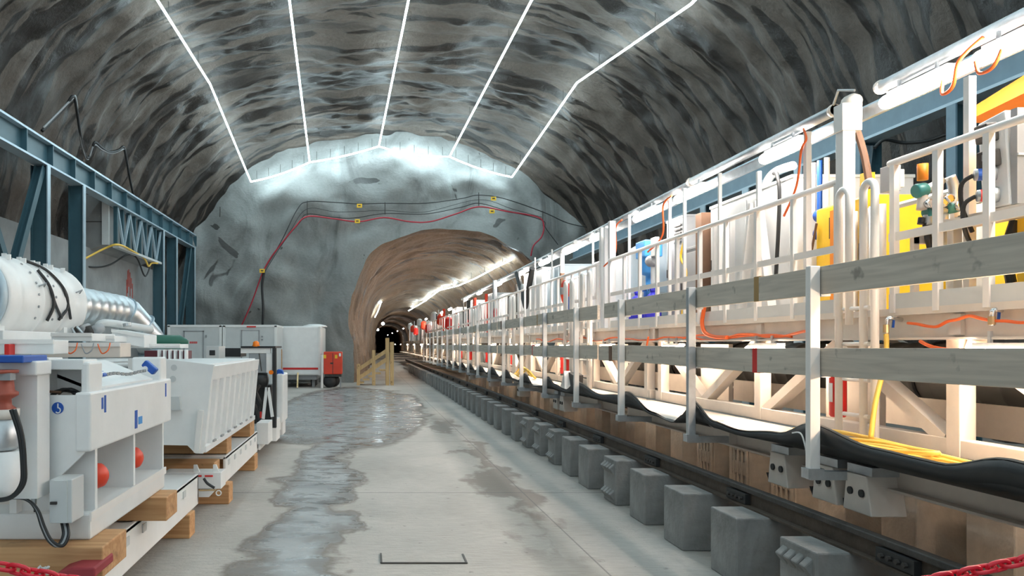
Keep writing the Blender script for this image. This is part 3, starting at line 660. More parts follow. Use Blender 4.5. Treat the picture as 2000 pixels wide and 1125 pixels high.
# ================================================================ WHITE TROUGH (second machine)
m2 = thing('white_trough', 'white ribbed steel trough resting on timber beams', 'trough', (-2.2, 9, .75))
ya, yb = 7.5, 10.8
xo = -1.60
MB().prism([P(330,702,ya-.04), P(418,713,ya-.04), P(412,744,ya-.04), P(399,872,ya-.04), P(396,886,ya-.04), P(382,886,ya-.04), P(366,870,ya-.04), P(250,868,ya-.04), P(250,700,ya-.04)], (0, .05, 0)).build('end_plate', WHITE, m2)
def sd(y, z): return (xo+(.10 if z > 1.2 else .02)-.0*y, y, z)
MB().prism([(xo+.08, ya, 1.44), (xo+.10, ya, 1.585), (xo+.10, yb, 1.585), (xo+.08, yb, 1.44)], (-.06, 0, 0)).build('top_band', WHITE, m2, bevel=.006)
MB().add([(xo, ya, .80), (xo, yb, .80), (xo+.06, yb, 1.44), (xo+.06, ya, 1.44), (xo-.03, ya, .80), (xo-.03, yb, .80), (xo+.03, yb, 1.44), (xo+.03, ya, 1.44)], [(0,1,2,3),(7,6,5,4),(0,4,5,1),(3,2,6,7),(0,3,7,4),(1,5,6,2)]).build('side_wall', WHITE, m2)
MB().box(xo-.05, xo+.04, ya, yb, .74, .80).build('bottom_flange', WHITE, m2, bevel=.005)
for i in range(9):
    y = ya+.25+(yb-ya-.4)*i/8; MB().bar((xo+.015, y, .80), (xo+.075, y, 1.44), .05, .035, (0,1,0)).build('rib', WHITE, m2)
MB().box(-3.6, xo+.04, ya, yb, 1.58, 1.60).build('top_cover', WHITE, m2)
MB().bar((xo-.04, ya-.06, .75), (xo+.0, ya-.06, 1.16), .05, .05, (0,1,0)).build('corner_stiffener', RAILW, m2)
MB().prism([P(331,775,ya-.1), P(350,775,ya-.1), P(353,801,ya-.1), P(331,801,ya-.1)], (0, .1, 0)).build('lug', LGREY, m2)
for i in range(7):
    y = ya+.35+i*.42; MB().box(xo+.03, xo+.05, y, y+.12, .80, .82).build('drain_slot', GREY, m2)
for (a, b) in ((340,718),(338,740)): MB().lathe([(.03,0),(.03,.006)], P(a, b, ya-.042), (0,-1,0), 16).build('cap', LGREY, m2)
# low white coupling with red markings between the machines
lc = thing('tow_coupling', 'low white coupling with red plates behind nearest machine', 'coupling', P(380,940,7.75))
MB().box(XP(318,7.7), XP(432,7.7), 7.7, 7.95, ZP(955,7.7), ZP(923,7.7)).build('beam', WHITE, lc, bevel=.006)
for a, b, t, u in ((344,360,935,941),(364,371,929,941),(378,394,928,931),(400,416,928,931)): MB().box(XP(a,7.7), XP(b,7.7), 7.69, 7.7, ZP(u,7.7), ZP(t,7.7)).build('plate', [RED, PURPLE][a in (344,)], lc)
for a in (380, 418): MB().prism([P(a-2,923,7.75), P(a+10,923,7.75), P(a+4,908,7.75), P(a-2,908,7.75)], (0, .03, 0)).build('gusset', WHITE, lc)
MB().prism([P(388,958,7.72), P(420,958,7.72), P(408,971,7.72), P(388,971,7.72)], (0, .1, 0)).build('hook_plate', WHITE, lc)
MB().tube(smooth_path([P(398,934,7.6), P(405,944,7.6), P(419,953,7.6)]), .014, 8).build('hose', BLACK, lc)
MB().tube([P(389,958,7.6), P(421,957,7.6)], .008, 8).build('pin', BRASS, lc)
MB().tube([P(427+5*math.cos(a*.7),963+5*math.sin(a*.7),7.6) for a in range(10)], .006, 6).build('ring', WHITE, lc)

# ================================================================ OPERATOR STAND (black and white machine)
op = thing('operator_stand', 'black operator stand with grey window behind white trough', 'machine', (-2.0, 12.6, .52))
yo = 12.2
def bx(a, b, t, u, y, dy, name, m, par=op, bev=.004): return MB().box(XP(a,y), XP(b,y), y, y+dy, ZP(u,y), ZP(t,y)).build(name, m, par, bevel=bev)
wd = bx(486, 522, 690, 728, yo, .03, 'window', GLASSY)
MB().tube([P(506,690,yo-.02), P(511,725,yo-.02)], .008, 6).build('wiper', DARK, wd)
bx(430, 470, 680, 697, yo+.3, .6, 'black_hood', BLACK)
bx(470, 528, 678, 690, yo-.02, .08, 'window_header', WHITE); bx(520, 532, 690, 728, yo-.02, .08, 'window_jamb', WHITE); bx(470, 538, 676, 680, yo-.05, .9, 'roof', BLACK)
bx(532, 539, 680, 836, yo-.05, .12, 'mast', BLACK)
b_ = MB().lathe([(.06,0),(.06,.02),(.05,.03),(.048,.07),(.02,.09),(0,.092)], P(500,677,yo), (0,0,1), 18).build('beacon_lens', BEACON, op, smooth=True, label='amber beacon')
MB().lathe([(.055,0),(.055,.02)], P(500,678.5,yo), (0,0,1), 18).build('socket', DARK, b_)
MB().lathe([(.04,0),(.12,.02),(.12,.24),(.04,.26)], P(493,742,yo+.1), (1,0,0), 20).build('engine_drum', BLACK, op, smooth=True)
bx(490, 530, 752, 834, yo+.25, .4, 'engine_block', BLACK)
for a, b in (((500,765),(516,800)), ((506,800),(520,772)), ((498,790),(512,830)), ((508,752),(496,772))): MB().tube([P(a[0],a[1],yo-.02), P(b[0],b[1],yo-.02)], .022, 8).build('hydraulic_hose', DARK, op)
for k, (a, b) in enumerate((((521,757),(514,818)), ((524,757),(532,814)), )): MB().bar(P(a[0],a[1],yo-.15), P(b[0],b[1],yo-.15), .045, .05, (0,1,0)).build('a_frame_leg', WHITE, op)
MB().box(XP(511,yo), XP(514,yo), yo-.2, yo-.16, ZP(814,yo), ZP(802,yo)).build('red_grip', RED, op)
MB().lathe([(.035,0),(.035,.05)], P(530,727,yo-.1), (0,-1,0), 14).build('side_lamp', BEACON, op)
bx(540, 553, 730, 826, 13.6, .8, 'counterweight', WHITE, bev=.03)
MB().lathe([(.05,0),(.07,.03),(.05,.06)], P(547,728,13.7), (0,-1,0), 16).build('blue_cap', BLUE, op, smooth=True)
bx(402, 428, 676, 700, 11.6, .5, 'side_bracket', LGREY); bx(409, 420, 684, 694, 11.59, .01, 'bracket_hole', BLACK)
for (a, b, t, u, y) in ((501,524,826,868,11.44),(526,540,820,862,12.6),(541,552,826,850,14.2)): bx(a, b, t, u, y, .5, 'base_block', WHITE)
# ================================================================ VENTILATION FAN AND DUCT
XF, ZF = -3.95, 2.28
fan = thing('ventilation_fan', 'large white ventilation fan with black hoses on top', 'fan', (XF, 8.6, 1.85))
MB().lathe([(.44,0),(.46,.02),(.46,.30),(.45,.32),(.45,.75),(.47,.76),(.47,.80),(.45,.81),(.45,1.35),(.47,1.36),(.47,1.40),(.45,1.41),(.44,1.95),(.48,1.97),(.48,2.02),(.40,2.14),(.27,2.2)], (XF, 7.55, ZF), (0,1,0), 40).build('casing', WHITE, fan, smooth=True)
MB().lathe([(.30,0),(.42,-.01),(.45,-.05),(.45,-.12),(.40,-.13),(.34,-.03),(.1,-.03)], (XF, 7.56, ZF), (0,1,0), 40).build('intake_ring', LIGHTBLUE, fan, smooth=True)
for i in range(6):
    y = 7.66+.36*i
    for a in (0, 28):
        c = Vector((XF+.455*math.sin(math.radians(a)), y, ZF+.455*math.cos(math.radians(a)))); MB().box(c.x-.025, c.x+.025, y-.012, y+.012, c.z, c.z+.055).build('lifting_lug', WHITE, fan)
for i in range(14):
    a = math.radians(20+ (i % 7)*16); y = 8.2+.45*(i//7); c = Vector((XF+.458*math.sin(a), y, ZF+.458*math.cos(a))); MB().lathe([(.014,0),(.014,.012)], c, (math.sin(a),0,math.cos(a)), 8).build('bolt', GREY, fan)
def onfan(a, y, r=.475): return Vector((XF+r*math.sin(math.radians(a)), y, ZF+r*math.cos(math.radians(a))))
for k, l in enumerate(([(18,8.55),(40,8.75),(70,8.9),(95,8.95),(115,8.8)], [(45,8.45),(70,8.5),(95,8.55),(118,8.5)], [(70,8.9),(90,8.95),(112,9.12)], [(72,8.5),(95,8.6),(112,8.85)])):
    MB().tube(smooth_path([onfan(a, y) for a, y in l]), .017, 8).build('hose', BLACK, fan, smooth=True)
for y in (8.25, 9.3): MB().tube([onfan(72,y,.46), onfan(70,y+.06,.52), onfan(72,y+.12,.46)], .009, 6).build('handle', GREY, fan)
MB().box(-4.7, -3.45, 7.3, 8.95, 1.84, 1.93).build('bench_plate', WHITE, fan, bevel=.006)
for y in (7.6, 9.2): MB().box(-4.3, -3.6, y-.05, y+.05, 1.9, 2.0).build('saddle', WHITE, fan)
du = thing('silver_duct', 'silver spiral duct from the fan ending in an elbow', 'duct', (XF, 11, 2.1))
pr = [(.255,0)]
for i in range(8):
    t = .33*(i+1); pr += [(.255,t-.02),(.265,t-.015),(.265,t+.005),(.255,t+.01)]
MB().lathe(pr, (XF, 9.68, ZF+.04), (0,1,0), 32).build('straight_duct', DUCT, du, smooth=True)
MB().tube([(XF, 12.25, ZF+.04), (XF+.08, 12.45, ZF-.0), (XF+.3, 12.75, 1.95), (XF+.45, 12.95, 1.6)], [.255,.26,.25,.25], 24).build('elbow', DUCT, du, smooth=True)
for p, q_ in (((XF+.04, 12.33, ZF+.03), (.3,.6,-.4)), ((XF+.22, 12.65, 2.1), (.3,.4,-.6)), ((XF+.38, 12.85, 1.76), (.3,.4,-.6))): MB().lathe([(.262,-.012),(.275,-.01),(.275,.01),(.262,.012)], p, q_, 24).build('clamp_ring', LIGHTBLUE, du)
pc = thing('white_pipe', 'pale grey pipe bent down beneath the silver duct', 'pipe', P(230,660,10.5))
MB().tube(smooth_path([P(192,652,10), P(190,640,10), P(198,632,10), P(215,631,10.1), P(250,636,10.5), P(295,643,11)]), .05, 12).build('pipe', LGREY, pc, smooth=True)
for a in (218, 248): MB().tube([P(a,631,10.2), P(a+1,637,10.2)], .058, 12).build('clamp', GALV, pc)
# clutter of white frames below the fan
def wbox(name, label, a, b, t, u, y, dy, m=WHITE, cat='frame', group=None, skew=0):
    z0, z1 = ZP(u,y), ZP(t,y); xa, xb = XP(a,y), XP(b,y)
    r = thing(name, label, cat, ((xa+xb)/2, y+dy/2, z0), group)
    MB().prism([(xa, y, z0), (xb, y, z0-skew), (xb, y, z1-skew), (xa, y, z1)], (0, dy, 0)).build('body', m, r, bevel=.006)
    MB().prism([(xa, y-.015, z1-.03), (xb, y-.015, z1-.03-skew), (xb, y-.015, z1+.004-skew), (xa, y-.015, z1+.004)], (0, .02, 0)).build('edge_lip', RAILW, r)
    return r
wbox('white_tray', 'long white tray below the fan, left piece', 100, 180, 651, 666, 7.6, .7)
wbox('white_tray', 'sloping white chute below the silver duct', 218, 282, 643, 668, 8.4, .5, skew=.06)
wbox('white_tray', 'flat white tray between the fan and the chute', 176, 224, 656, 668, 8.0, .7)
wbox('white_cross_beam', 'white cross beam with orange wires below the trays', 60, 235, 670, 698, 6.6, .3, CREAM)
wbox('white_cross_beam', 'low white cross beam just above nearest machine', -20, 105, 664, 692, 6.0, .3)
wbox('white_cross_beam', 'white deck edge left of the maroon ribbed bracket', 232, 352, 672, 680, 8.6, .4)
gb = thing('gas_bottle', 'green bottle with yellow sticker beyond the white chute', 'bottle', P(300,668,9.2))
MB().lathe([(.02,0),(.07,.03),(.085,.1),(.085,.42),(.04,.5),(.02,.52)], P(281,667,9.2), (1,.25,-.02), 20).build('body', GREEN, gb, smooth=True)
MB().box(XP(293,9.1), XP(300,9.1), 9.1, 9.12, ZP(677,9.1), ZP(668,9.1)).build('sticker', YELLOW, gb)
rg = thing('ribbed_bracket', 'dark maroon bracket with white ribs above the trough', 'bracket', P(330,692,8))
MB().box(XP(282,7.9), XP(366,7.9), 7.9, 8.1, ZP(701,7.9), ZP(685,7.9)).build('body', PURPLE, rg)
for i in range(6): MB().box(XP(309+i*10.5,7.85), XP(313+i*10.5,7.85), 7.82, 7.9, ZP(701,7.85), ZP(683,7.85)).build('rib', WHITE, rg)
for i in range(4):
    a = 95+i*32; cable('loose_wire', ['leftmost','second','third','rightmost'][i]+' thin drooping wire on the white cross beam', [P(a,672,6.55), P(a+8,690,6.5), P(a+20,684,6.5), P(a+24,670,6.55)], .006, [HOSEO,HOSEO,GREY,HOSEO][i], 'wire', 'drooping wires below the fan')
tag(MB().box(XP(8,5.9), XP(18,5.9), 5.9, 6.0, ZP(694,5.9), ZP(672,5.9)).build('red_block', RED, bevel=.005, loc=P(13,694,5.9)), 'small red block above the bright blue bar', 'block')
tag(MB().box(XP(62,4.3), XP(95,4.3), 4.3, 4.5, ZP(706,4.3), ZP(699,4.3)).build('white_block', WHITE, bevel=.005, loc=P(78,706,4.3)), 'small white block right of the bright blue bar', 'block')
du2 = thing('engine_parts', 'dark engine parts tucked between the fan bench and pipe', 'machine', P(160,650,9.6))
for i, (a, b, r) in enumerate(((145,648,.07),(158,643,.05),(170,650,.08),(183,645,.06))): MB().lathe([(r*.5,0),(r,.02),(r,.15),(r*.6,.17)], P(a,b,9.5), (.3,1,.2), 14).build('cylinder', [DARK,GREY][i % 2], du2, smooth=True)
for a, b in (((140,640),(148,655)), ((150,638),(165,655))): MB().tube([P(a[0],a[1],9.4), P(b[0],b[1],9.4)], .015, 6).build('strut', GALV, du2)
# ================================================================ RAILS AND CONCRETE BLOCKS
BX0, BX1, BD, BH_ = 2.76, 3.40, .43, .50
def block_mesh(kind, w_, d, h, m):
    b = MB()
    if kind == 'plain': b.box(0, w_, 0, d, 0, h)
    elif kind == 'toothed':
        b.box(.03, w_, 0, d, 0, h)
        for z in (h*.70, h*.12):
            for i in range(4):
                y = d*(.10+.22*i); b.add([(.03,y,z+.10),(.03,y+.07,z+.10),(.03,y+.07,z-.02),(.03,y,z-.02),(-.025,y,z+.05),(-.025,y+.07,z+.05)], [(0,1,5,4),(3,4,5,2),(0,4,3),(1,2,5)])
    else:   # block with two rows of pockets in the side
        b.box(.03, w_, 0, d, 0, h)
        ys = [0, .06, .12, .155, .215, .25, .31, .345, .375]; zs = [0, .12, .24, .40, .52, h]
        for i in range(0, 9, 2): b.box(0, .03, ys[i], ys[i+1] if i < 8 else d, 0, h)
        for i in range(1, 8, 2):
            for z0, z1 in ((0, .12), (.24, .40), (.52, h)):
                if z1 > z0: b.box(0, .03, ys[i], ys[i+1], z0, z1)
    me = b.mesh('concrete_block', m); return me
BM = {k: block_mesh(k, BX1-BX0, BD, BH_, CONC) for k in ('plain', 'toothed')}
def put(me, name, loc, label, cat, group, bev=0.):
    o = bpy.data.objects.new(name, me); COL.objects.link(o); o.location = loc
    if bev:
        b = o.modifiers.new('bevel', 'BEVEL'); b.width = bev; b.segments = 2; b.limit_method = 'ANGLE'
    return tag(o, label, cat, group)
rnd = random.Random(11)
for k in range(-1, 48):
    y = 4.78+.945*k; toothed = k in (0, 4, 7, 8, 9)
    if toothed: l = {0:'big toothed', 4:'toothed', 7:'toothed', 8:'toothed', 9:'toothed'}[k]+' grey concrete block under the near rail, %s from the camera' % ORD[k+1]
    elif k < 18: l = 'smooth grey concrete block under the near rail, %s from the camera' % ORD[k+1]
    else: l = 'small distant grey concrete block under the near rail'
    put(BM['toothed' if toothed else 'plain'], 'concrete_block', (BX0+rnd.uniform(-.015,.015), y+rnd.uniform(-.02,.02), 0), l, 'block', 'grey blocks under the near rail', .012)
W2 = {k: block_mesh(k, .55, .44, .62, CONCW) for k in ('plain', 'pocket')}
for k in range(0, 34):
    y = 4.35+.93*k; pk = k in (4, 5, 6)
    if y > 35: break
    l = ('pocketed' if pk else 'smooth')+' cream concrete block below the train deck, %s from the camera' % ORD[k] if k < 18 else 'small distant cream concrete block below the train deck'
    put(W2['pocket' if pk else 'plain'], 'concrete_block', (4.46+rnd.uniform(-.02,.02), y, 0), l, 'block', 'cream blocks under the far rail', .015)
def rail(x, z, label):
    r = thing('rail', label, 'rail', (x, 20, z))
    MB().box(x-.07, x+.07, 2.2, 60, z, z+.015).build('foot', RUST, r); MB().box(x-.012, x+.012, 2.2, 60, z+.015, z+.11).build('web', RUST, r); MB().box(x-.036, x+.036, 2.2, 60, z+.11, z+.15).build('head', DARK, r, bevel=.006)
    for i in range(18):
        y = 4.4+1.89*i; fpl = MB().box(x-.055, x-.012, y-.16, y+.16, z+.02, z+.10).build('fish_plate', BLACK, r)
        for dy in (-.1, -.035, .035, .1): MB().lathe([(.016,0),(.016,.02)], (x-.055, y+dy, z+.06), (-1,0,0), 6).build('bolt', DARK, fpl)
    MB().box(x+.04, x+.14, 2.2, 60, z+.002, z+.06).build('bearing_beam', RUST, r)
rail(3.08, .50, 'dark steel near rail on the row of grey blocks')
rail(4.85, .62, 'dark steel far rail below the train deck')
# bogie shoes between rail and beam
def shoe(y, x, label):
    s = thing('bogie_shoe', label, 'support', (x, y, .65), 'cream bogie shoes on the near rail')
    MB().prism([(x, y, .66), (x, y+.30, .66), (x, y+.26, .92), (x, y+.05, .92)], (.24, 0, 0)).build('housing', CREAM, s, bevel=.008)
    for dy in (.09, .21): MB().lathe([(.026,0),(.026,.012)], (x, y+dy, .80), (-1,0,0), 18).build('round_hole', BLACK, s)
    MB().box(x+.02, x+.24, y+.02, y+.28, .92, .98).build('pad', GALV, s)
    MB().prism([(x+.05, y+.3, .70), (x+.05, y+.42, .72), (x+.05, y+.38, .66), (x+.05, y+.3, .655)], (.15, 0, 0)).build('wheel_guard', BLACK, s)
for i, y in enumerate((5.05, 5.42, 6.05, 12.9, 13.35, 16.6, 20.5, 24.5)): shoe(y, 3.32, '%s cream bogie shoe with round holes on the near rail' % ORD[i])

# ================================================================ TRAIN CARS
XG, XB, XT, XFAR, DZ = 3.10, 3.53, 3.95, 6.7, 2.03
def car(idx, y0, y1, label, full=True):
    c = thing('train_car', label, 'train car', ((XB+XFAR)/2, (y0+y1)/2, .85), 'cream steel cars of the tunnelling train')
    b = MB().ibeam((XB, y0, .93), (XB, y1, .93), .16, .2, .016).build('side_sill', CREAM, c)
    n = max(1, int((y1-y0)/2))
    for i in range(n): MB().box(XB-.08, XB, y0+.9+2*i-.008, y0+.9+2*i+.008, .85, 1.01).build('sill_stiffener', CREAM, c)
    MB().box(XB-.02, XT-.1, y0, y1, 1.02, 1.045).build('walkway_plate', CREAM, c)
    MB().box(XT-.05, XT+.05, y0, y1, 1.05, 1.17).build('bottom_chord', CREAM, c, bevel=.006)
    MB().box(XT-.09, XT+.09, y0, y1, 1.83, 1.845).build('chord_flange', CREAM, c)
    MB().box(XT-.01, XT+.02, y0, y1, 1.845, 2.02).build('chord_web', CREAM, c)
    MB().box(XT-.06, XFAR, y0, y1, DZ-.02, DZ+.03).build('deck_plate', CREAM, c)
    MB().box(XFAR-.05, XFAR+.05, y0, y1, 1.0, 1.2).build('far_chord', CREAM, c)
    MB().box(XT+1.0, XT+1.03, y0, y1, 1.05, 1.32).build('inner_plate', CREAM, c)
    for i in range(n+1):
        y = y0+.15+(y1-y0-.3)*i/n
        MB().box(XT-.055, XT+.055, y-.06, y+.06, 1.05, 1.84).build('upright', CREAM, c, bevel=.005)
        if full: MB().box(XFAR-.05, XFAR+.05, y-.06, y+.06, 1.0, 2.0).build('far_upright', CREAM, c)
        if i < n:
            a = y+.1; e = y0+.15+(y1-y0-.3)*(i+1)/n-.1; md = (a+e)/2
            if i % 2 == 0:
                MB().bar((XT+.01, a, 1.80), (XT+.01, md, 1.15), .09, .11, (1,0,0)).build('diagonal', CREAM, c); MB().bar((XT+.01, md+.02, 1.15), (XT+.01, e, 1.80), .09, .11, (1,0,0)).build('diagonal', CREAM, c)
            else:
                MB().bar((XT+.01, a, 1.15), (XT+.01, md, 1.80), .09, .11, (1,0,0)).build('diagonal', CREAM, c); MB().bar((XT+.01, md+.02, 1.80), (XT+.01, e, 1.15), .09, .11, (1,0,0)).build('diagonal', CREAM, c)
            if full:
                MB().bar((XFAR, a, 1.2), (XFAR, e, 1.95), .08, .08, (1,0,0)).build('far_diagonal', CREAM, c)
            MB().box(XT-.04, XFAR, y-.05, y+.05, 1.86, 2.0).build('cross_member', CREAM, c)
    return c
spans = [(2.4, 10.35), (10.55, 18.35), (18.55, 26.35), (26.55, 34.35), (34.55, 44), (44.2, 54), (54.2, 66), (66.2, 80)]
names = ['nearest cream steel train car with open lattice side', 'second cream steel train car from the camera', 'third cream steel train car from the camera', 'fourth cream steel train car, last before the bore', 'cream train car half inside the bore mouth', 'cream train car wholly inside the bore', 'cream train car deep inside the bore', 'farthest cream train car in the bore']
for i, (a, b) in enumerate(spans): car(i, a, b, names[i], i < 4)
# ---- upper handrail of the deck
def handrail(y0, y1, label, step=.5, x=3.9, z1=3.14, full=True):
    h_ = thing('deck_handrail', label, 'handrail', (x, (y0+y1)/2, DZ), 'white handrails on the train deck')
    MB().tube([(x, y0, z1), (x, y1, z1)], .026, 10).build('top_rail', RAILW, h_, smooth=True)
    MB().box(x-.01, x+.01, y0, y1, 2.56, 2.62).build('mid_rail', RAILW, h_)
    n = max(1, int((y1-y0)/step))
    for i in range(n+1):
        y = y0+.05+(y1-y0-.1)*i/n; MB().box(x-.02, x+.02, y-.025, y+.025, DZ, z1-.02).build('baluster', RAILW, h_)
    MB().box(x-.008, x+.008, y0, y1, DZ, DZ+.14).build('toe_board', LGREY, h_)
handrail(3.9, 5.72, 'nearest white deck handrail beside the control cabinet', .42)
handrail(6.3, 12.3, 'white deck handrail in front of the white cabinet', .62)
handrail(12.9, 18.3, 'white deck handrail in front of the red siren', .5)
handrail(18.8, 26.3, 'white deck handrail on the third train car', .6)
handrail(26.6, 34.3, 'white deck handrail on the fourth train car', .7)
handrail(34.6, 50, 'white deck handrail on the cars inside the bore', 1.1)
# ---- wooden guard rail
PY = [3.33+2.0*k for k in range(0, 20)]
def guard(idx, ks, label):
    g = thing('guard_rail', label, 'guard rail', (XG, PY[ks[0]], .88), 'grey plank guard rails along the walkway')
    for k in ks:
        y = PY[k]
        p = MB().box(XG-.035, XG+.035, y-.03, y+.03, .88, 2.34).build('post', GALV if k % 3 == 2 else RAILW, g, bevel=.004)
        MB().box(XG-.03, XB-.07, y-.03, y+.03, .86, .92).build('bracket', GALV, p)
        MB().box(XG-.055, XG+.055, y-.045, y+.045, .87, .94).build('foot_clamp', GALV, p)
        for z in (2.24, 1.68): MB().box(XG+.035, XG+.10, y-.04, y+.04, z-.11, z-.095).build('plank_seat', GALV, p)
    ya, yb = PY[ks[0]]-.9, PY[ks[-1]]+1.05
    for z in (2.24, 1.68):
        y = ya+ (0 if z > 2 else .0); i = 0
        while y < yb-.3:
            L_ = min(3.6+.5*rnd.random(), yb-y); dz = rnd.uniform(-.012,.012); xo_ = .040 if i % 2 == 0 else .046
            pl = MB().add([(XG+xo_, y, z-.097+dz), (XG+xo_+.035, y, z-.097+dz), (XG+xo_+.035, y+L_, z-.097-dz), (XG+xo_, y+L_, z-.097-dz), (XG+xo_, y, z+.097+dz), (XG+xo_+.035, y, z+.097+dz), (XG+xo_+.035, y+L_, z+.097-dz), (XG+xo_, y+L_, z+.097-dz)], [(0,3,2,1),(4,5,6,7),(0,1,5,4),(1,2,6,5),(2,3,7,6),(3,0,4,7)]).build('plank', PLANK, g, bevel=.003)
            if y > ya+.1: MB().box(XG+xo_-.003, XG+xo_+.037, y-.004, y+.10, z-.10+dz, z+.10+dz).build('painted_end', [BROWN, RED, BROWN, mat('ochre_paint', (.36,.22,.08), .6)][(i+int(z*10)) % 4], pl)
            y += L_-.02; i += 1
    return g
guard(0, [0,1,2,3], 'nearest grey plank guard rail of the walkway')
guard(1, [4,5,6,7], 'second grey plank guard rail of the walkway')
guard(2, [8,9,10,11], 'third grey plank guard rail of the walkway')
guard(3, [12,13,14,15], 'fourth grey plank guard rail of the walkway')
guard(4, [16,17,18,19], 'farthest grey plank guard rail near the bore')
# ---- rubber belt strung along the walkway edge
LIP = [(2.4,1.20),(3.0,1.16),(3.79,1.235),(4.22,1.145),(4.8,1.155),(5.45,1.24),(5.9,1.12),(6.54,1.07),(7.0,1.10),(7.44,1.26),(7.65,1.10),(7.93,1.0),(8.5,1.05),(9.3,1.23),(9.7,1.16),(10.4,1.12),(11.5,1.24),(12.2,1.08),(12.9,1.13),(13.35,1.24),(13.8,1.05),(14.5,1.02),(15.3,1.22),(16,1.05),(16.6,1.06),(17.3,1.23),(18.2,1.03),(19.3,1.23),(20.2,1.05),(21.3,1.22),(22.3,1.04),(23.3,1.22),(24.3,1.05),(25.3,1.2),(26.4,1.06),(27.3,1.2),(28.4,1.05),(29.3,1.2),(30.3,1.05),(31.3,1.2),(32.4,1.05),(33.4,1.18)]
def lip(y):
    for (a, za), (b, zb) in zip(LIP, LIP[1:]):
        if a <= y <= b:
            t = (y-a)/(b-a); t = t*t*(3-2*t); return za*(1-t)+zb*t
    return 1.1
def belt(ya, yb, label):
    t = thing('rubber_belt', label, 'rubber belt', (3.35, (ya+yb)/2, 1.0), 'black rubber belts along the walkway edge')
    for nm, m, o in (('outer_skin', BLACK, -.012), ('lit_top_skin', BELT_LIT, 0)):  # second skin is the belt's lit top, painted pale
        n = int((yb-ya)/.08); K = 9; vs = []; fs = []
        for i in range(n+1):
            y = ya+(yb-ya)*i/n; zl = lip(y)+(0 if o else .004)
            for k in range(K+1):
                u = k/K
                x = 3.17+.10*u if u < .34 else 3.204+(u-.34)*.8
                z = 1.055+o+(zl-1.055)*max(0, 1-u/.42)**1.7 if u < .42 else 1.055+o+.0*(u-.42)
                x += o*1.2*max(0, 1-u/.42)
                if u < .01 and o: z = zl-.004
                vs.append((x, y, z))
        for i in range(n):
            for k in range(K): fs.append((i*(K+1)+k, (i+1)*(K+1)+k, (i+1)*(K+1)+k+1, i*(K+1)+k+1))
        MB().add(vs, fs).build(nm, m, t, smooth=True)
    fl_ = MB(); n = int((yb-ya)/.1)
    vs = []
    for i in range(n+1):
        y = ya+(yb-ya)*i/n; zl = lip(y)-.01; vs += [(3.160, y, zl), (3.19, y, .5*(zl+1.0)), (3.36, y, 1.005), (3.148, y, zl), (3.178, y, .5*(zl+1.0)-.01), (3.36, y, .99)]
    fs = []
    for i in range(n):
        a = i*6; b = a+6; fs += [(a,b,b+1,a+1),(a+1,b+1,b+2,a+2),(a+3,a+4,b+4,b+3),(a+4,a+5,b+5,b+4),(a,a+3,b+3,b)]
    MB().add(vs, fs).build('outer_flap', BLACK, t, smooth=True)
    return t
belt(2.4, 7.42, 'nearest black rubber belt curling along the walkway edge')
belt(7.46, 11.5, 'second black rubber belt along the walkway edge')
belt(11.54, 19.3, 'third black rubber belt along the walkway edge')
belt(19.34, 33.4, 'farthest black rubber belt along the walkway edge')
cable('belt_tie', 'thin white tie wire on the nearest rubber belt', [(3.12, 5.62, 1.15), (3.12, 5.5, 1.15), (3.12, 5.42, .98)], .006, WHITE, 'wire')

# ================================================================ TUBE LIGHTS
LX, LZ = 4.2, 3.90
lr = thing('light_rail', 'grey conduit rail carrying the upper tube lights', 'rail', (LX, 10, LZ))
MB().tube([(LX+.05, 2.5, LZ+.02), (LX+.05, 6.35, LZ+.02)], .05, 12).build('conduit', GALV, lr, smooth=True)
MB().tube([(LX+.05, 6.95, LZ+.02), (LX+.05, 10.0, LZ+.02)], .05, 12).build('conduit', GALV, lr, smooth=True)
MB().tube([(LX+.05, 10.1, LZ), (LX+.05, 34, LZ-.12)], .045, 12).build('conduit', GALV, lr, smooth=True)
MB().box(LX+.10, LX+.14, 2.5, 34, LZ-.16, LZ-.06).build('backing_angle', GALV, lr)
for y in (6.33, 6.97, 10.05): MB().lathe([(.055,0),(.06,.02),(.055,.05)], (LX+.05, y-.02, LZ+.02), (0,1,0), 14).build('coupling', CREAM, lr)
def tube_light(x, z, ya, yb, label, m, r, group, n=12):
    t = thing('tube_light', label, 'light', (x, (ya+yb)/2, z), group)
    pr = [(r*.3,0),(r*.8,.02),(r,.05),(r,yb-ya-.05),(r*.8,yb-ya-.02),(r*.3,yb-ya)]
    MB().lathe(pr, (x, ya, z), (0,1,0), n).build('glowing_tube', m, t, smooth=True)
    MB().box(x-.02, x+.06, ya+.08, yb-.08, z+r*.8, z+r*.8+.03).build('fitting', GALV, t)
    for y in (ya+.2, yb-.2): MB().box(x-.01, x+.01, y-.01, y+.01, z+r, z+.13).build('hanger', GALV, t)
    return t
for i, (a, b) in enumerate([(3.3,4.3),(4.4,5.3),(5.45,6.25),(7.35,8.15),(9.5,10.4),(11.1,12.0),(13.4,14.3),(15.3,16.2),(17.7,18.5),(20.5,21.4),(24,24.9),(28,28.9),(32,32.9)]):
    tube_light(LX, LZ-.15-.008*max(0, a-10)*.4, a, b, '%s upper tube light on the train, counted from the camera' % ORD[i], TUBE, .055, 'upper tube lights on the train')
for i, (a, b) in enumerate([(3.2,4.0),(4.2,4.95),(7.1,7.8),(9.35,10.0),(12.0,12.7),(14.6,15.3),(17.2,17.9),(19.8,20.5),(23,23.7),(26.5,27.2),(30,30.7),(33.5,34.2)]):
    tube_light(3.86, 1.75, a, b, '%s tube light under the train deck, counted from the camera' % ORD[i], UNDER, .035, 'tube lights under the train deck')
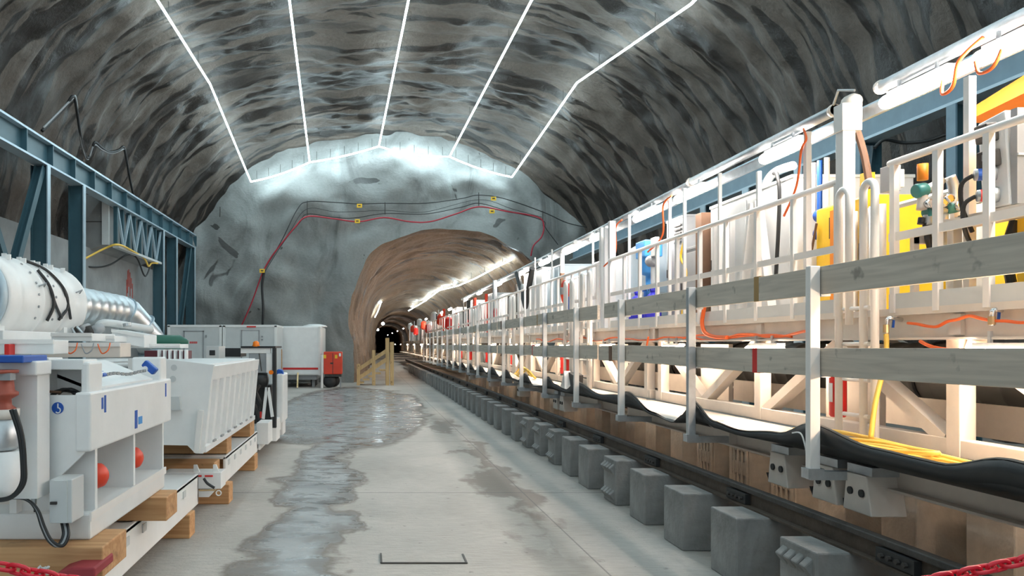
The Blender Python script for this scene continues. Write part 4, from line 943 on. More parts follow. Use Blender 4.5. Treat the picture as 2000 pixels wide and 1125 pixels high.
for i, y in enumerate([37, 41, 46, 52, 60, 70, 84, 100, 120, 145]):  # last four of each row lie past the train, added to light the bore
    tube_light(4.1, 3.5, y, y+1, '%s tube light inside the bore, row lengthened with added lamps' % ORD[i], TUBE, .05, 'train tube lights inside the bore', 8)
    tube_light(3.86, 1.75, y+1.5, y+2.3, '%s low tube light inside the bore, row lengthened with added lamps' % ORD[i], UNDER, .04, 'under deck tube lights inside the bore', 8)
# thin poles from the deck to the light rail
for i, (px, tp, wd) in enumerate([(1894,150,.05),(1577,258,.05),(1482,335,.04),(1406,338,.035),(1337,368,.035),(1308,384,.035),(1229,420,.035),(1183,445,.06),(1158,455,.03),(1078,487,.03),(1045,503,.03)]):
    X = 4.12; Y = YX(px, X); tag(MB().box(X-wd/2, X+wd/2, Y-wd/2, Y+wd/2, DZ+.03, ZP(tp,Y)).build('light_pole', RAILW, loc=(X, Y, DZ+.03)), '%s thin white pole up to the light rail from the camera' % ORD[i], 'pole', 'white poles up to the light rail')
def hpost(px, top, wd, label, x=3.92, bot=DZ+.02, head=False):
    Y = YX(px, x); t = thing('square_post', label, 'post', (x, Y, bot))
    MB().box(x-wd/2, x+wd/2, Y-wd/2, Y+wd/2, bot, ZP(top,Y)).build('shaft', RAILW, t, bevel=.004)
    if head: MB().box(x-wd/2-.01, x+wd/2+.05, Y-wd/2-.01, Y+wd/2+.01, ZP(top,Y)-.22, ZP(top,Y)).build('head', RAILW, t, bevel=.004)
    return t
hpost(1651, 205, .10, 'tall cream square post beside the white ladder hoops', 3.9, head=True)
hpost(1195, 432, .10, 'tall grey square post left of the blue grey tank', 4.0)
hpost(1177, 445, .10, 'second tall grey square post left of the tank', 4.15)
# ================================================================ LADDERS (white hoops)
def ladder(yc, wd, label, x=3.72, ztop=3.0, zbot=1.06, gap=.30, rungs=True):
    t = thing('boarding_ladder', label, 'ladder', (x, yc, zbot), 'white hooped ladders up to the deck')
    for s in (-1, 1):
        yy = yc+s*gap/2; r = .065
        arc = [Vector((x, yy+r*math.cos(a*math.pi/8), ztop-r+r*math.sin(a*math.pi/8))) for a in range(9)]
        MB().tube([Vector((x, yy+r, zbot))]+arc+[Vector((x, yy-r, 1.95 if s > 0 else zbot))], .028, 10).build('hoop_rail', RAILW, t, smooth=True)
    if rungs:
        for i in range(4): MB().tube([(x, yc-gap/2, zbot+.2+.27*i), (x, yc+gap/2, zbot+.2+.27*i)], .016, 8).build('rung', RAILW, t, smooth=True)
ladder(5.83, .3, 'nearest white hooped ladder beside the tall cream post')
ladder(13.0, .3, 'white hooped ladder left of the blue grey tank', gap=.42)
ladder(14.1, .3, 'white hooped ladder right of the red siren', ztop=2.95, gap=.42)
ladder(19.6, .3, 'white hooped ladder on the third train car', gap=.5)
ladder(26.4, .3, 'white hooped ladder at the fourth train car', gap=.5)
ladder(31.5, .3, 'white hooped ladder closest to the bore mouth', gap=.5)

# ================================================================ EQUIPMENT ON THE DECK
D0 = DZ+.03
def cabinet(name, label, x0, x1, y0, y1, z1, m, cat='cabinet', group=None, ribs=0, doors=1, z0=D0):
    c = thing(name, label, cat, ((x0+x1)/2, (y0+y1)/2, z0), group)
    MB().box(x0, x1, y0, y1, z0, z1).build('body', m, c, bevel=.012)
    MB().box(x0-.012, x1+.01, y0-.01, y1+.01, z1-.02, z1+.015).build('lid', m, c, bevel=.006)
    for i in range(doors):
        a = y0+.03+(y1-y0-.03)*i/doors; b = y0+(y1-y0-.03)*(i+1)/doors
        d = MB().box(x0-.014, x0, a, b-.012, z0+.06, z1-.06).build('door', m, c, bevel=.004)
        MB().box(x0-.03, x0-.014, b-.07, b-.045, (z0+z1)/2-.06, (z0+z1)/2+.06).build('handle', DARK, d)
    for i in range(ribs):
        y = y0+(y1-y0)*(i+.5)/ribs; MB().box(x0-.035, x0-.014, y-.02, y+.02, z0, z1-.03).build('rib', m, c)
    return c
# control cabinet with sockets near the camera
cc = thing('control_cabinet', 'white control cabinet with black and red sockets near camera', 'cabinet', (4.2, 4.8, 2.66))
MB().prism([(4.06, 4.84, 2.68), (4.06, 5.06, 2.68), (4.06, 5.10, 3.26), (4.06, 4.88, 3.29)], (.10, 0, 0)).build('body', WHITE, cc, bevel=.01)
MB().box(4.07, 4.16, 4.80, 4.85, 2.68, 3.28).build('grey_panel', GREY, cc); MB().box(4.07, 4.16, 4.79, 4.80, 2.98, 2.995).build('panel_seam', LGREY, cc)
for (y, z, dy, dz, m) in ((4.98, 3.17, .11, .12, BLACK), (4.96, 3.00, .11, .11, BLACK)):
    s = MB().bar((4.06, y, z), (3.985, y, z-.01), dy, dz).build('socket_box', DARK, cc, bevel=.01); MB().box(3.975, 3.985, y-.03, y+.0, z-.02, z+.02).build('marking', YELLOW if z > 3.1 else GREY, s)
for (y, z, m) in ((4.95, 2.90, BLUE), (4.93, 2.76, RED)):
    s = MB().lathe([(.045,0),(.052,.02),(.052,.05),(.038,.055),(.038,.11),(.03,.115)], (4.06, y, z), (-1,.5,0), 18).build('round_socket', GALV, cc, smooth=True); MB().lathe([(.039,0),(.039,.03)], (4.06-.06, y+.03, z), (-1,.5,0), 18).build('colour_ring', m, s)
    MB().tube(smooth_path([(3.96, y+.06, z), (3.93, y+.12, z-.05), (3.96, y+.15, z-.2), (4.05, y+.18, z-.35)]), .014, 8).build('cable', BLACK, s)
MB().box(4.0, 4.18, 4.2, 5.5, 2.60, 2.66).build('shelf', CREAM, cc)
for y in (4.5, 5.3): MB().box(4.03, 4.09, y-.03, y+.03, D0, 2.6).build('shelf_leg', CREAM, cc)
oh = thing('orange_hood', 'orange sheet hood above the control cabinet', 'hood', (4.7, 5.4, 3.3))
MB().prism([(4.86, 6.25, 3.60), (4.86, 5.6, 3.66), (4.86, 4.6, 3.66), (4.86, 4.6, 3.78), (4.86, 5.6, 3.80), (4.86, 6.25, 3.68)], (1.0, 0, 0)).build('sheet', ORANGE, oh)
MB().box(5.6, 5.67, 4.7, 4.77, D0, 3.66).build('stand', YELLOW, oh); MB().box(5.7, 5.77, 6.05, 6.12, D0, 3.62).build('stand', YELLOW, oh)
ym = cabinet('yellow_machine', 'yellow machine housing at the right picture edge', 4.19, 5.2, 3.6, 4.95, 3.28, YELLOW, 'machine')
MB().tube(smooth_path([(4.20, 4.97, 2.6), (4.17, 5.0, 2.4), (4.2, 5.0, 2.2)]), .03, 8).build('black_strap', BLACK, ym)
cabinet('yellow_machine', 'yellow cabinet with dark stripe behind the valve manifold', 4.75, 5.5, 5.35, 5.9, 2.9, YELLOW, 'machine')
cabinet('pale_cabinet', 'pale grey cabinet behind the nearest handrail', 4.9, 5.6, 5.95, 6.5, 2.95, LGREY)
for i, (px, pt, pb, m, l) in enumerate([(1748,322,372,GREY,'grey brown box atop the pipes right of ladder hoops'), (1755,330,365,LGREY,'light grey box behind the valve manifold')]):
    Y = 6.2+.1*i; tag(MB().box(XP(px-10,Y), XP(px+12,Y), Y, Y+.12, ZP(pb,Y), ZP(pt,Y)).build('small_box', m, bevel=.005, loc=P(px,pb,Y)), l, 'box')
# white pipes bundle behind the hoops
for i, px in enumerate((1668, 1690, 1706, 1722, 1743, 1752)):
    x = 4.35; Y = YX(px, x); tag(MB().tube([(x, Y, D0), (x, Y, 2.98)], .035 if i < 4 else .018, 10).build('riser_pipe', [RAILW, GALV][i > 3], smooth=True, loc=(x, Y, D0)), '%s upright pipe behind the nearest ladder hoops' % ORD[i], 'pipe', 'upright pipes behind the hoops')
tag(MB().tube([(4.3, 5.55, 2.92), (4.3, 6.25, 2.92)], .025, 8).build('cross_pipe', LGREY, loc=(4.3, 5.9, 2.92)), 'level grey pipe between hoops and valve manifold', 'pipe')
# valve manifold
vm = thing('valve_manifold', 'cluster of grey valves, elbows and hoses at the handrail', 'valves', (4.08, 5.4, 2.3))
VY_ = 5.45
def V(px, py, dy=0): return P(px, py, VY_+dy)
MB().lathe([(.034,0),(.034,.115)], V(1802,352), (0,0,1), 18).build('orange_cap', ORANGE, vm, smooth=True)
MB().lathe([(.02,0),(.02,.09)], V(1831,352), (0,0,1), 12).build('stem', LGREY, vm); MB().lathe([(.022,0),(.022,.025)], V(1831,318), (0,0,1), 12).build('red_tip', RED, vm)
for l, r, m in (([(1800,372),(1815,368),(1828,362),(1838,350)], .034, GALV), ([(1855,345),(1862,362),(1864,385),(1858,410)], .036, GALV), ([(1800,410),(1802,385),(1800,372)], .034, CREAM), ([(1838,350),(1836,375),(1834,395)], .02, BRASS), ([(1815,418),(1840,412),(1866,408),(1882,405)], .027, GALV), ([(1848,385),(1846,412)], .026, DARK), ([(1812,420),(1812,440)], .03, GALV), ([(1842,418),(1842,462)], .034, GALV)):
    MB().tube(smooth_path([V(*t) for t in l], 4), r, 10).build('pipe', m, vm, smooth=True)
for px, py, r in ((1798,372,.045),(1817,414,.036),(1857,406,.036)): MB().lathe([(r,-.04),(r*1.15,-.03),(r*1.15,.03),(r,.04)], V(px,py), (1,0,.2), 16).build('valve_body', TEALG, vm, smooth=True)
for px, py in ((1826,408),(1838,398),(1870,404),(1850,390),(1812,400)): MB().lathe([(.02,0),(.034,.005),(.034,.03),(.02,.035)], V(px,py,-.03), (0,-1,.3), 14).build('fitting', CHROME, vm, smooth=True)
MB().lathe([(.03,0),(.036,.02),(.036,.10),(.03,.12)], V(1857,462), (0,0,1), 16).build('yellow_filter', YELLOW, vm, smooth=True)
MB().lathe([(.03,0),(.04,.02),(.04,.12),(.03,.14)], V(1842,480), (0,0,1), 16).build('bowl', GALV, vm, smooth=True)
for l in ([(1808,435),(1812,460),(1818,490),(1820,520)], [(1878,420),(1886,445),(1895,475),(1902,500)], [(1800,425),(1798,438)], [(1828,440),(1830,470),(1822,500)]): MB().tube(smooth_path([V(*t) for t in l], 4), .022, 8).build('hose', BLACK, vm, smooth=True)
MB().box(V(1795,470).x, V(1885,470).x, VY_+.05, VY_+.09, 2.52, 2.6).build('back_bar', CREAM, vm); MB().box(V(1880,470).x-.02, V(1880,470).x+.02, VY_+.05, VY_+.09, D0, 2.95).build('stand', CREAM, vm)
MB().box(V(1800,470).x-.02, V(1800,470).x+.02, VY_+.05, VY_+.09, D0, 2.6).build('stand', CREAM, vm)
# yellow machine left of the tall post
yl = thing('yellow_pump_unit', 'orange yellow pump unit behind the tall cream post', 'machine', (4.7, 7.4, D0))
MB().box(4.42, 5.2, 6.75, 7.55, D0, 3.12).build('housing', YELLOW, yl, bevel=.02)
MB().box(4.40, 4.42, 6.85, 7.1, 2.35, 2.7).build('opening', BLACK, yl); MB().box(4.40, 4.42, 6.95, 7.3, 2.8, 3.0).build('opening', BLACK, yl)
MB().box(4.36, 4.44, 6.7, 6.78, D0, 3.3).build('mast', YELLOW, yl); MB().box(4.36, 4.41, 7.15, 7.22, D0, 3.05).build('strip', ORANGE, yl)
MB().tube([(4.40, 7.5, 2.98), (4.38, 7.62, 2.5), (4.40, 7.7, 2.35)], .012, 6).build('hose', BROWN, yl)
MB().tube([(4.36+.0, 7.0+.09*math.cos(a*.6), 2.75+.12*math.sin(a*.6)) for a in range(12)], .008, 6).build('cable_loop', BLACK, yl)
for z in (3.08, 2.9): MB().lathe([(.05,0),(.06,.03),(.06,.12),(.03,.15)], (4.55, 7.58, z), (-.2,1,0), 16).build('blue_coupling', BLUE, yl, smooth=True)
# white cabinet with A braces
wc = cabinet('white_cabinet', 'large plain white cabinet in the middle of the deck', 4.36, 5.6, 7.85, 9.72, 3.52, WHITE, doors=2)
for i, (a, b) in enumerate(((8.05, 8.35), (8.75, 8.45))): MB().bar((4.26, a, D0), (4.26, b, 3.35), .05, .09, (1,0,0)).build('slanting_brace', RAILW, wc)
MB().box(4.24, 4.30, 8.95, 9.02, D0, 3.3).build('upright', RAILW, wc); MB().box(4.24, 4.30, 9.35, 9.42, D0, 3.3).build('upright', RAILW, wc)
MB().tube(smooth_path([(4.3, 8.1, 3.6), (4.28, 8.0, 3.56), (4.28, 7.95, 3.3), (4.28, 8.02, 2.5)]), .02, 8).build('hose', BLACK, wc)
gp = thing('pipe_elbow', 'grey pipe elbow on top of the large white cabinet', 'pipe', (4.5, 8.4, 3.5))
MB().tube(smooth_path([(4.40, 8.45, 3.35), (4.40, 8.45, 3.55), (4.42, 8.3, 3.66), (4.45, 8.0, 3.66)]), .045, 10).build('pipe', LGREY, gp, smooth=True); MB().tube([(4.40, 8.45, 3.2), (4.40, 8.45, 3.35)], .05, 10).build('clamp', DARK, gp)
for i, (y, m) in enumerate(((7.62,BLUE),(7.5,WHITE),(7.72,WHITE))): tag(MB().tube([(4.5, y, 3.12), (4.5, y, 3.62)], .025, 8).build('short_pipe', m, loc=(4.5, y, 3.12)), ['short blue pipe above the pump unit','short white pipe right of the blue one','short white pipe left of the blue one'][i], 'pipe')
bu = tag(MB().box(4.28, 4.42, 9.80, 9.98, D0, 3.48).build('black_upright', BROWN, bevel=.004, loc=(4.35, 9.9, D0)), 'dark brown upright at the left of the white cabinet', 'upright')
cable('extension_lead', 'yellow cord hanging beside the dark brown upright', [(4.2, 10.15, 3.15), (4.18, 10.2, 2.95), (4.2, 10.08, 2.75), (4.18, 10.12, 2.4), (4.2, 10.2, 2.2)], .016, YELLOW, 'cord')
cabinet('grey_cabinet', 'grey cabinet between the yellow cord and vent unit', 4.4, 5.4, 10.15, 10.75, 3.1, GREY)
vu = cabinet('vent_unit', 'grey unit with louvred vent above the handrail', 4.5, 5.4, 10.85, 11.5, 3.62, GREY, 'cabinet')
for i in range(5): MB().box(4.47, 4.49, 10.92, 11.15, 3.25+.06*i, 3.275+.06*i).build('louvre', BLACK, vu)
# blue pump
bp_ = thing('blue_pump', 'sky blue upright pump behind the deck handrail', 'pump', (4.4, 11.95, D0))
MB().lathe([(.08,0),(.08,.55),(.10,.56),(.10,.62),(.05,.64),(.05,.8),(.11,.82),(.13,.86),(.13,1.25),(.11,1.29),(.04,1.3)], (4.4, 11.95, D0), (0,0,1), 20).build('motor', SKYB, bp_, smooth=True)
MB().box(4.26, 4.54, 11.75, 12.15, 3.14, 3.40).build('motor_box', SKYB, bp_, bevel=.02); MB().lathe([(.1,0),(.1,.05)], (4.4, 11.95, 2.62), (0,0,1), 16).build('flange', BLACK, bp_)
wp = thing('small_pump', 'grey valve block with white box beside blue pump', 'pump', (4.35, 11.5, 2.9))
MB().lathe([(.05,0),(.09,.02),(.09,.12),(.05,.2)], (4.3, 11.62, 3.05), (0,-1,0), 14).build('body', GREY, wp, smooth=True); MB().box(4.25, 4.32, 11.3, 11.48, 3.1, 3.38).build('white_box', WHITE, wp, bevel=.01)
MB().tube([(4.32, 11.55, D0), (4.32, 11.55, 3.1)], .04, 8).build('stand', LGREY, wp)
for i, (y, w_) in enumerate(((11.9,.22), (11.25,.24))): 
    s = thing('blue_sack', ['violet blue sack left on the deck behind railing','violet blue sack right on the deck behind railing'][i], 'sack', (4.15, y, D0), 'violet blue sacks on the deck')
    MB().lathe([(.10,0),(.13,.06),(.12,.22),(.13,.32),(.09,.44),(.03,.50)], (4.2, y, D0), (0,0,1), 12).build('bag', VIOLET, s, smooth=True); MB().lathe([(.03,.48),(.05,.56),(.02,.57)], (4.2, y, D0), (0,0,1), 10).build('knot', VIOLET, s, smooth=True)
tk = thing('storage_tank', 'round blue grey storage tank on the train deck', 'tank', (4.95, 13.0, D0))
MB().lathe([(.52,0),(.52,.05),(.5,.06),(.5,1.25),(.45,1.36),(.3,1.45),(.1,1.48)], (4.95, 13.05, D0), (0,0,1), 36).build('shell', mat('blue_grey_plastic', (.40,.47,.52), .4), tk, smooth=True)
MB().lathe([(.515,0),(.515,.04)], (4.95, 13.05, D0+.55), (0,0,1), 36).build('hoop', LGREY, tk)
cabinet('bright_box', 'bright white box just left of the storage tank', 4.4, 5.2, 13.75, 14.9, 3.35, WHITE, doors=2)
pb = thing('bent_pipe', 'white bent pipe rising over the deck boxes', 'pipe', (4.15, 16, D0))
MB().tube(smooth_path([(4.15, 16.25, D0), (4.15, 16.25, 3.6), (4.15, 16.2, 3.75), (4.15, 16.0, 3.82), (4.15, 15.2, 3.82)], 5), .045, 10).build('pipe', RAILW, pb, smooth=True); MB().tube([(4.15,16.25,2.9),(4.15,16.25,3.3)], .05, 8).build('sleeve', BROWN, pb)
sr = thing('red_siren', 'red pointed siren float with grey band on the handrail', 'siren', (3.86, 15.0, 2.55))
MB().lathe([(.01,0),(.05,.08),(.075,.18),(.08,.3),(.06,.42),(.03,.48)], (3.86, 14.95, 2.56), (0,0,1), 16).build('float', REDO, sr, smooth=True); MB().lathe([(.082,.2),(.084,.22),(.084,.32),(.08,.34)], (3.86, 14.95, 2.56), (0,0,1), 16).build('band', GREY, sr, smooth=True)
MB().lathe([(.05,0),(.06,.05),(.06,.22),(.04,.25)], (3.86, 14.55, 2.7), (0,0,1), 14).build('lamp', RED, sr, smooth=True); MB().lathe([(.055,0),(.055,.02)], (3.86,14.55,2.86), (0,0,1), 14).build('amber_band', YELLOW, sr); MB().tube([(3.86,14.55,2.7),(3.86,14.55,2.45)], .03, 8).build('stem', BLUE, sr)
for i, y in enumerate((13.5, 14.2)): tag(MB().tube([(4.3, y, D0), (4.3, y, 2.75)], .03, 8).build('violet_pipe', VIOLET, loc=(4.3, y, D0)), ['violet upright pipe closer to the tank','violet upright pipe closer to the siren'][i], 'pipe')
cabinet('white_cabinet', 'ribbed white cabinet behind the red siren', 4.4, 5.4, 15.1, 16.7, 3.2, WHITE, ribs=5)
cabinet('grey_cabinet', 'pale blue grey cabinet left of the white bent pipe', 4.3, 5.4, 16.9, 18.3, 3.55, mat('pale_blue_panel', (.52,.60,.66), .4), ribs=4)
vh = thing('black_hose_loop', 'black hose hanging in a V on the train', 'hose', (4.1, 19.6, 2.9))
MB().tube([(4.05, 18.7, 3.65), (4.05, 19.5, 2.75), (4.05, 20.6, 3.7)], .07, 8).build('hose', BLACK, vh); MB().lathe([(.08,0),(.08,.05)], (4.0, 19.55, 3.25), (-1,0,0), 14).build('clip', LGREY, vh)
# ---- the rest of the train, towards and into the bore
rnd = random.Random(23)
y = 18.7; i = 0; j = 0
kinds = ['plain white cabinet', 'ribbed white cabinet', 'narrow white cabinet', 'pale grey cabinet']
while y < 76:
    inside = y > 35
    L_ = rnd.uniform(.9, 2.3); z1 = rnd.uniform(3.0, 3.7); kd = rnd.choice([0,1,1,2,3]); L_ = .6 if kd == 2 else L_
    if inside: L_ *= 1.6; lab_, g_ = 'small far white cabinet on the train inside the bore', 'far cabinets on the train inside the bore'
    else: lab_, g_ = '%s on the train past the V hose, %s of that row' % (kinds[kd], ORD[i]), 'cabinets on the third and fourth cars'
    cabinet('white_cabinet', lab_, 4.3+rnd.uniform(0,.25), 5.4, y, y+L_, z1, LGREY if kd == 3 else WHITE, group=g_, ribs=[0,5,0,3][kd] if not inside else 0, doors=1); i += 1
    yy = y+L_+rnd.uniform(.05,.15)
    if rnd.random() < .75:
        x = 4.1; ht = rnd.uniform(3.2, 3.85); m = rnd.choice([RAILW, RAILW, GALV, RED, BLACK, DARK, REDO])
        tag(MB().tube([(x, yy, D0), (x, yy, ht)], rnd.choice([.03,.05,.07]), 8).build('riser_pipe', m, loc=(x, yy, D0)), ('upright pipe between the far cabinets, %s from the V hose' % ORD[j]) if j < 20 and not inside else 'small upright pipe on the train inside the bore', 'pipe', 'upright pipes between the far cabinets'); j += 1
    y = yy+rnd.uniform(.1, .25)
for k, (y, z, m, l) in enumerate([(23.8,2.75,RED,'red round emblem like disc on a far cabinet'), (21.2,2.3,RED,'red hose reel low on the third car'), (28.2,2.9,REDO,'tall red sign plate on the fourth car'), (30.4,2.6,RED,'red disc on the fourth car cabinet'), (33.0,2.5,RED,'small red valve wheel near the bore')]):
    if k == 2: tag(MB().box(3.98, 4.05, y, y+.5, 2.3, 3.5).build('sign_plate', m, loc=(4, y, 2.3)), l, 'sign')
    else:
        w_ = thing('red_ring', l, 'wheel', (4.0, y, z)); MB().tube([(4.0, y+.16*math.cos(a*.5236), z+.16*math.sin(a*.5236)) for a in range(12)], .03, 6, closed=True).build('rim', m, w_); MB().tube([(4.0,y-.16,z),(4.0,y+.16,z)], .02, 6).build('spoke', m, w_)  # red ring with one spoke, built as a valve wheel
for k in range(9):
    y = 37+k*4.1; tag(MB().lathe([(.1,0),(.22,.1),(.2,.5),(.08,.6)], (4.0, y, 2.5+.3*(k % 3)), (0,0,1), 10).build('red_drum', [RED,REDO,WHITE][k % 3], loc=(4, y, 2.5)), 'small coloured drum on the train inside the bore', 'drum', 'small drums on the train inside the bore')
# ================================================================ BELOW THE DECK
dp = thing('suction_duct', 'big dark ribbed suction duct inside the train frame', 'duct', (5.75, 10, 1.5))
pr = []
for k in range(60): pr += [(.33, .28*k), (.34, .28*k+.02), (.34, .28*k+.05), (.33, .28*k+.07)]
MB().lathe(pr, (5.75, 2.6, 1.48), (0,1,0), 24).build('pipe', mat('dark_duct', (.10,.10,.095), .5, .3), dp, smooth=True)
for k in range(8): MB().tube([(5.75+.35*math.cos(a*.3142), 3.6+2*k, 1.48+.35*math.sin(a*.3142)) for a in range(20)], .014, 6, closed=True).build('band', BLACK, dp)
def ext(y, x, label, z=1.22):
    e = thing('fire_extinguisher', label, 'extinguisher', (x, y, z), 'red fire extinguishers on the train')
    MB().lathe([(.05,0),(.062,.015),(.062,.34),(.045,.39),(.02,.41)], (x, y, z), (0,0,1), 20).build('cylinder', RED, e, smooth=True)
    MB().lathe([(.022,.40),(.022,.46)], (x, y, z), (0,0,1), 10).build('valve', DARK, e); MB().bar((x, y-.06, z+.46), (x, y+.05, z+.48), .02, .015).build('lever', DARK, e)
    MB().box(x-.064, x-.060, y-.03, y+.02, z+.12, z+.27).build('label', WHITE, e)
for k, (y, x) in enumerate(((6.12,3.76),(14.6,3.85),(15.0,3.85),(15.3+5,3.85),(24.4,3.85),(28.3,3.85),(31.2,3.85))): ext(y, x, '%s red fire extinguisher along the train from the camera' % ORD[k])
def tap(px, py, Y, label):
    t = thing('water_tap', label, 'tap', P(px,py,Y))
    MB().tube(smooth_path([P(px+38,py+4,Y+.08), P(px+15,py,Y), P(px+3,py,Y), P(px,py+10,Y), P(px-1,py+30,Y)], 4), .016, 10).build('spout', CHROME, t, smooth=True)
    MB().lathe([(.035,0),(.04,.008),(.035,.016)], P(px+40,py+4,Y+.06), (1,.4,0), 16).build('rosette', BRASS, t)
    MB().tube([P(px-1,py+12,Y), P(px-1,py+28,Y)], .021, 10).build('nut', BRASS, t); MB().bar(P(px+14,py-2,Y), P(px+12,py+18,Y), .012, .012).build('lever', BLUE, t)
tap(1732, 622, 5.6, 'chrome water tap with the yellow hose hanging from it'); tap(1938, 606, 4.75, 'brass water tap at the right picture edge')
cable('yellow_hose', 'yellow water hose hanging from the chrome tap', [P(1731,652,5.6), P(1731,690,5.58), P(1722,735,5.52), P(1709,790,5.45), P(1701,855,5.4)], .017, HOSEY, 'hose', k=6)
for k in range(4):
    y0 = 4.3+.3*k; pts = []
    for a in range(14):
        t = a*2*math.pi/13; pts.append((3.42+.13*math.cos(t)+.01*k, y0+.75*math.sin(t)+.2*(k % 2), 1.075+.018*k+.01*math.sin(3*t)))
    cable('hose_coil', ['lowest','second','third','topmost'][k]+' loop of yellow hose on the nearest walkway belt', pts, .016, HOSEY, 'hose', 'yellow hose loops on the walkway', 4)
for k in range(2):
    pts = [(3.45+.12*math.cos(a*.45), 16.6+.8*math.sin(a*.45)+.2*k, 1.10+.03*k+.15*max(0, math.sin(a*.9))) for a in range(14)]
    cable('hose_coil', ['far','farther'][k]+' yellow hose loop on the third walkway belt', pts, .02, HOSEY, 'hose', 'far yellow hose loops', 4)
# orange cables along the chord
XW = 3.88
def wig(ya, yb, z, amp, per, seed): 
    r_ = random.Random(seed); return [(XW, ya+(yb-ya)*k/16, z+amp*math.sin(k*per)+r_.uniform(-.01,.01)) for k in range(17)]
cable('orange_cable', 'orange cable looping along the chord by the taps', wig(4.0, 5.5, 1.95, .025, .8, 1), .011, HOSEO)
cable('orange_cable', 'orange cable wavering along the chord behind second post', wig(6.6, 9.4, 1.885, .022, 1.1, 2), .014, HOSEO)
cable('orange_cable', 'second orange cable wavering along the same chord', wig(7.0, 11.8, 1.87, .02, .9, 3), .012, HOSEO)
cable('orange_cable', 'orange cable farther along on the second car chord', wig(11.5, 17.5, 1.88, .03, 1.3, 4), .014, HOSEO)
cable('orange_cable', 'thick orange cable dropping from deck to the chord', [(3.86, 8.75, 2.25), (3.85, 8.8, 2.05), (3.85, 8.72, 1.93), (3.86, 8.5, 1.88), (3.86, 8.2, 1.87)], .024, HOSEO)
cable('orange_cable', 'orange lead curving to a lamp under the deck', [(3.86, 10.5, 1.9), (3.82, 10.45, 1.72), (3.83, 10.25, 1.66), (3.85, 10.02, 1.74)], .014, HOSEO)
cable('orange_cable', 'orange lead at the nearest lamp under the deck', [(3.86, 5.35, 1.82), (3.84, 5.2, 1.78), (3.86, 4.97, 1.75)], .012, HOSEO)
cable('orange_cable', 'orange lead looping between the two nearest upper lights', [(4.18, 5.2, 3.88), (4.14, 5.36, 3.78), (4.14, 5.42, 3.62), (4.14, 5.52, 3.6), (4.18, 5.56, 3.74)], .013, HOSEO)
cable('orange_cable', 'orange lead hanging beside the nearest upper light', [(4.14, 5.0, 3.72), (4.12, 5.05, 3.62), (4.12, 5.16, 3.62), (4.14, 5.22, 3.72)], .012, HOSEO)
cable('orange_cable', 'orange lead down the pole at the third upper light', [(4.1, 7.2, 3.82), (4.08, 7.12, 3.7), (4.08, 7.2, 3.62), (4.08, 7.28, 3.3), (4.08, 7.5, 3.05)], .011, HOSEO)
for k, Y in enumerate((10.55, 12.55)): cable('orange_cable', ['orange lead down the pole right of vent unit','orange lead down the pole at the tank'][k], [(4.08, Y-.3, 3.78), (4.08, Y, 3.7), (4.08, Y+.02, 3.3), (3.98, Y+.3, 3.1)], .014, HOSEO)
# drum and plates inside the frame
for k, y in enumerate((6.35, 9.0, 12.6, 16.5)):
    tag(MB().box(4.25, 4.3, y, y+.75, 1.06, 1.80).build('side_plate', CREAM, bevel=.004, loc=(4.27, y, 1.06)), '%s cream steel plate standing inside the lattice side' % ORD[k], 'plate', 'cream plates inside the lattice')
hc = thing('hoist_hook', 'grey lifting bracket on the light rail by tall post', 'bracket', (4.2, 6.7, 3.7))
MB().lathe([(.05,0),(.07,.04),(.07,.12),(.04,.15)], (4.22, 6.6, 3.9), (0,1,0), 12).build('coupling', CREAM, hc, smooth=True); MB().tube(smooth_path([(4.18,6.65,3.85),(4.16,6.55,3.7),(4.18,6.45,3.4),(4.2,6.4,3.1)]), .03, 8).build('strap', BROWN, hc); MB().tube([(4.2,6.6,3.98),(4.15,6.75,4.03),(4.2,6.9,3.95)], .012, 6).build('wire', GALV, hc)
bs = thing('belt_scrap', 'folded grey rubber scrap lying on the walkway belt', 'rubber scrap', (3.4, 12.6, 1.07))
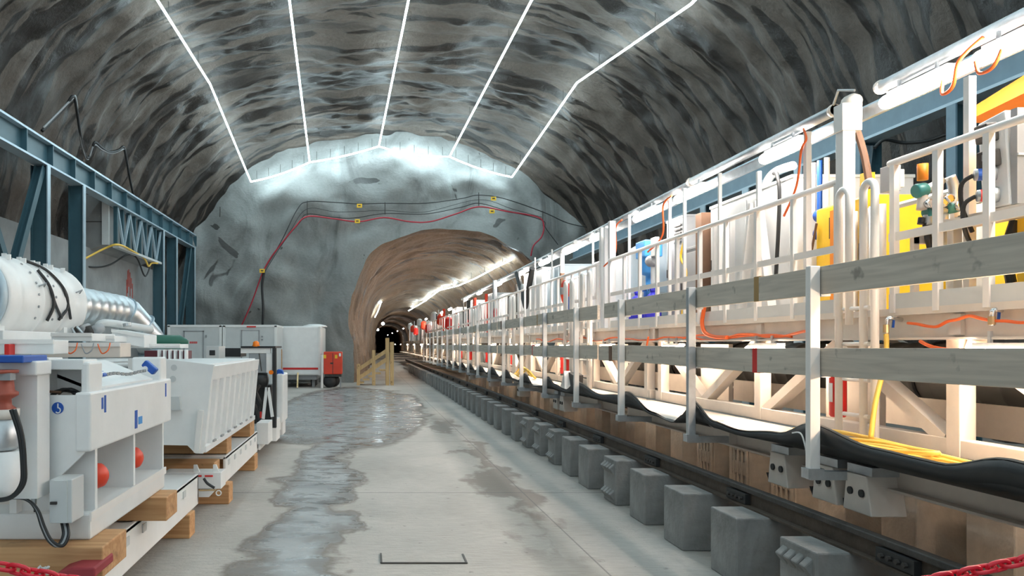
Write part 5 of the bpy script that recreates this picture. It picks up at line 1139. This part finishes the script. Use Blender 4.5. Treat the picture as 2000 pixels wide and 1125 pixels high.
MB().prism([(3.22, 12.45, 1.07), (3.22, 12.75, 1.07), (3.25, 12.6, 1.36)], (.10, 0, 0)).build('fold', LGREY, bs); MB().prism([(3.32, 12.35, 1.07), (3.32, 12.7, 1.07), (3.32, 12.6, 1.34), (3.32, 12.3, 1.30)], (.16, 0, 0)).build('flap', BLACK, bs)
cable('wall_cable', 'black cable sagging on the right rock wall behind posts', [P(1708,289,13.5), P(1728,273,13.5), P(1765,279,13.5), P(1810,275,13.3), P(1850,262,13), P(1875,255,12.8)], .03, BLACK)
# ================================================================ BARRIER CHAIN IN FRONT
cn = thing('barrier_chain', 'red plastic barrier chain slung across the foreground', 'chain', (.4, 2.6, .2))
link = None; YK = 2.6
xa, xb = XP(-260,YK), XP(2330,YK)
za, zb = ZP(1040,YK), ZP(1005,YK); nL = 92
def chain_z(t):
    return za*(1-t)+zb*t - 1.32*t*(1-t)*1.0
ring = MB(); Lk = .058; ring_pts = []
for a in range(12):
    t = a*2*math.pi/12; ring_pts.append(Vector((math.copysign(abs(math.cos(t))**.7, math.cos(t))*.038, 0, math.sin(t)*.017)))
me_link = MB().tube(ring_pts, .0075, 6, closed=True).mesh('link', REDCH, smooth=True)
pts = [Vector((xa+(xb-xa)*k/nL, YK, chain_z(k/nL))) for k in range(nL+1)]
for k in range(nL):
    p = (pts[k]+pts[k+1])/2; d = pts[k+1]-pts[k]
    if not (-.2 < (p.x*F/YK+VX) < 2200): continue
    o = bpy.data.objects.new('link', me_link); COL.objects.link(o); o.parent = cn; o.location = p-cn.location
    o.rotation_euler = (Matrix.Rotation(-math.atan2(d.z, d.x), 3, 'Y') @ Matrix.Rotation(math.pi/2*(k % 2)+.3, 3, 'X')).to_euler()
tb = thing('tool_bag', 'dark red bag and plastic wrap on the nearest pallet', 'bag', P(150,1112,4.1))
MB().prism([P(108,1128,4.05), P(186,1128,4.05), P(185,1109,4.05), P(140,1109,4.05), P(112,1118,4.05)], (0, .3, 0)).build('bag', mat('dark_red_fabric', (.30,.03,.04), .6), tb, bevel=.01)
rnd2 = random.Random(3)
MB().tube(smooth_path([P(84+rnd2.uniform(-14,14), 1112+rnd2.uniform(-7,10), 4.05+rnd2.uniform(-.05,.05)) for _ in range(22)], 3), .006, 5).build('clear_wrap', LGREY, tb, smooth=True)
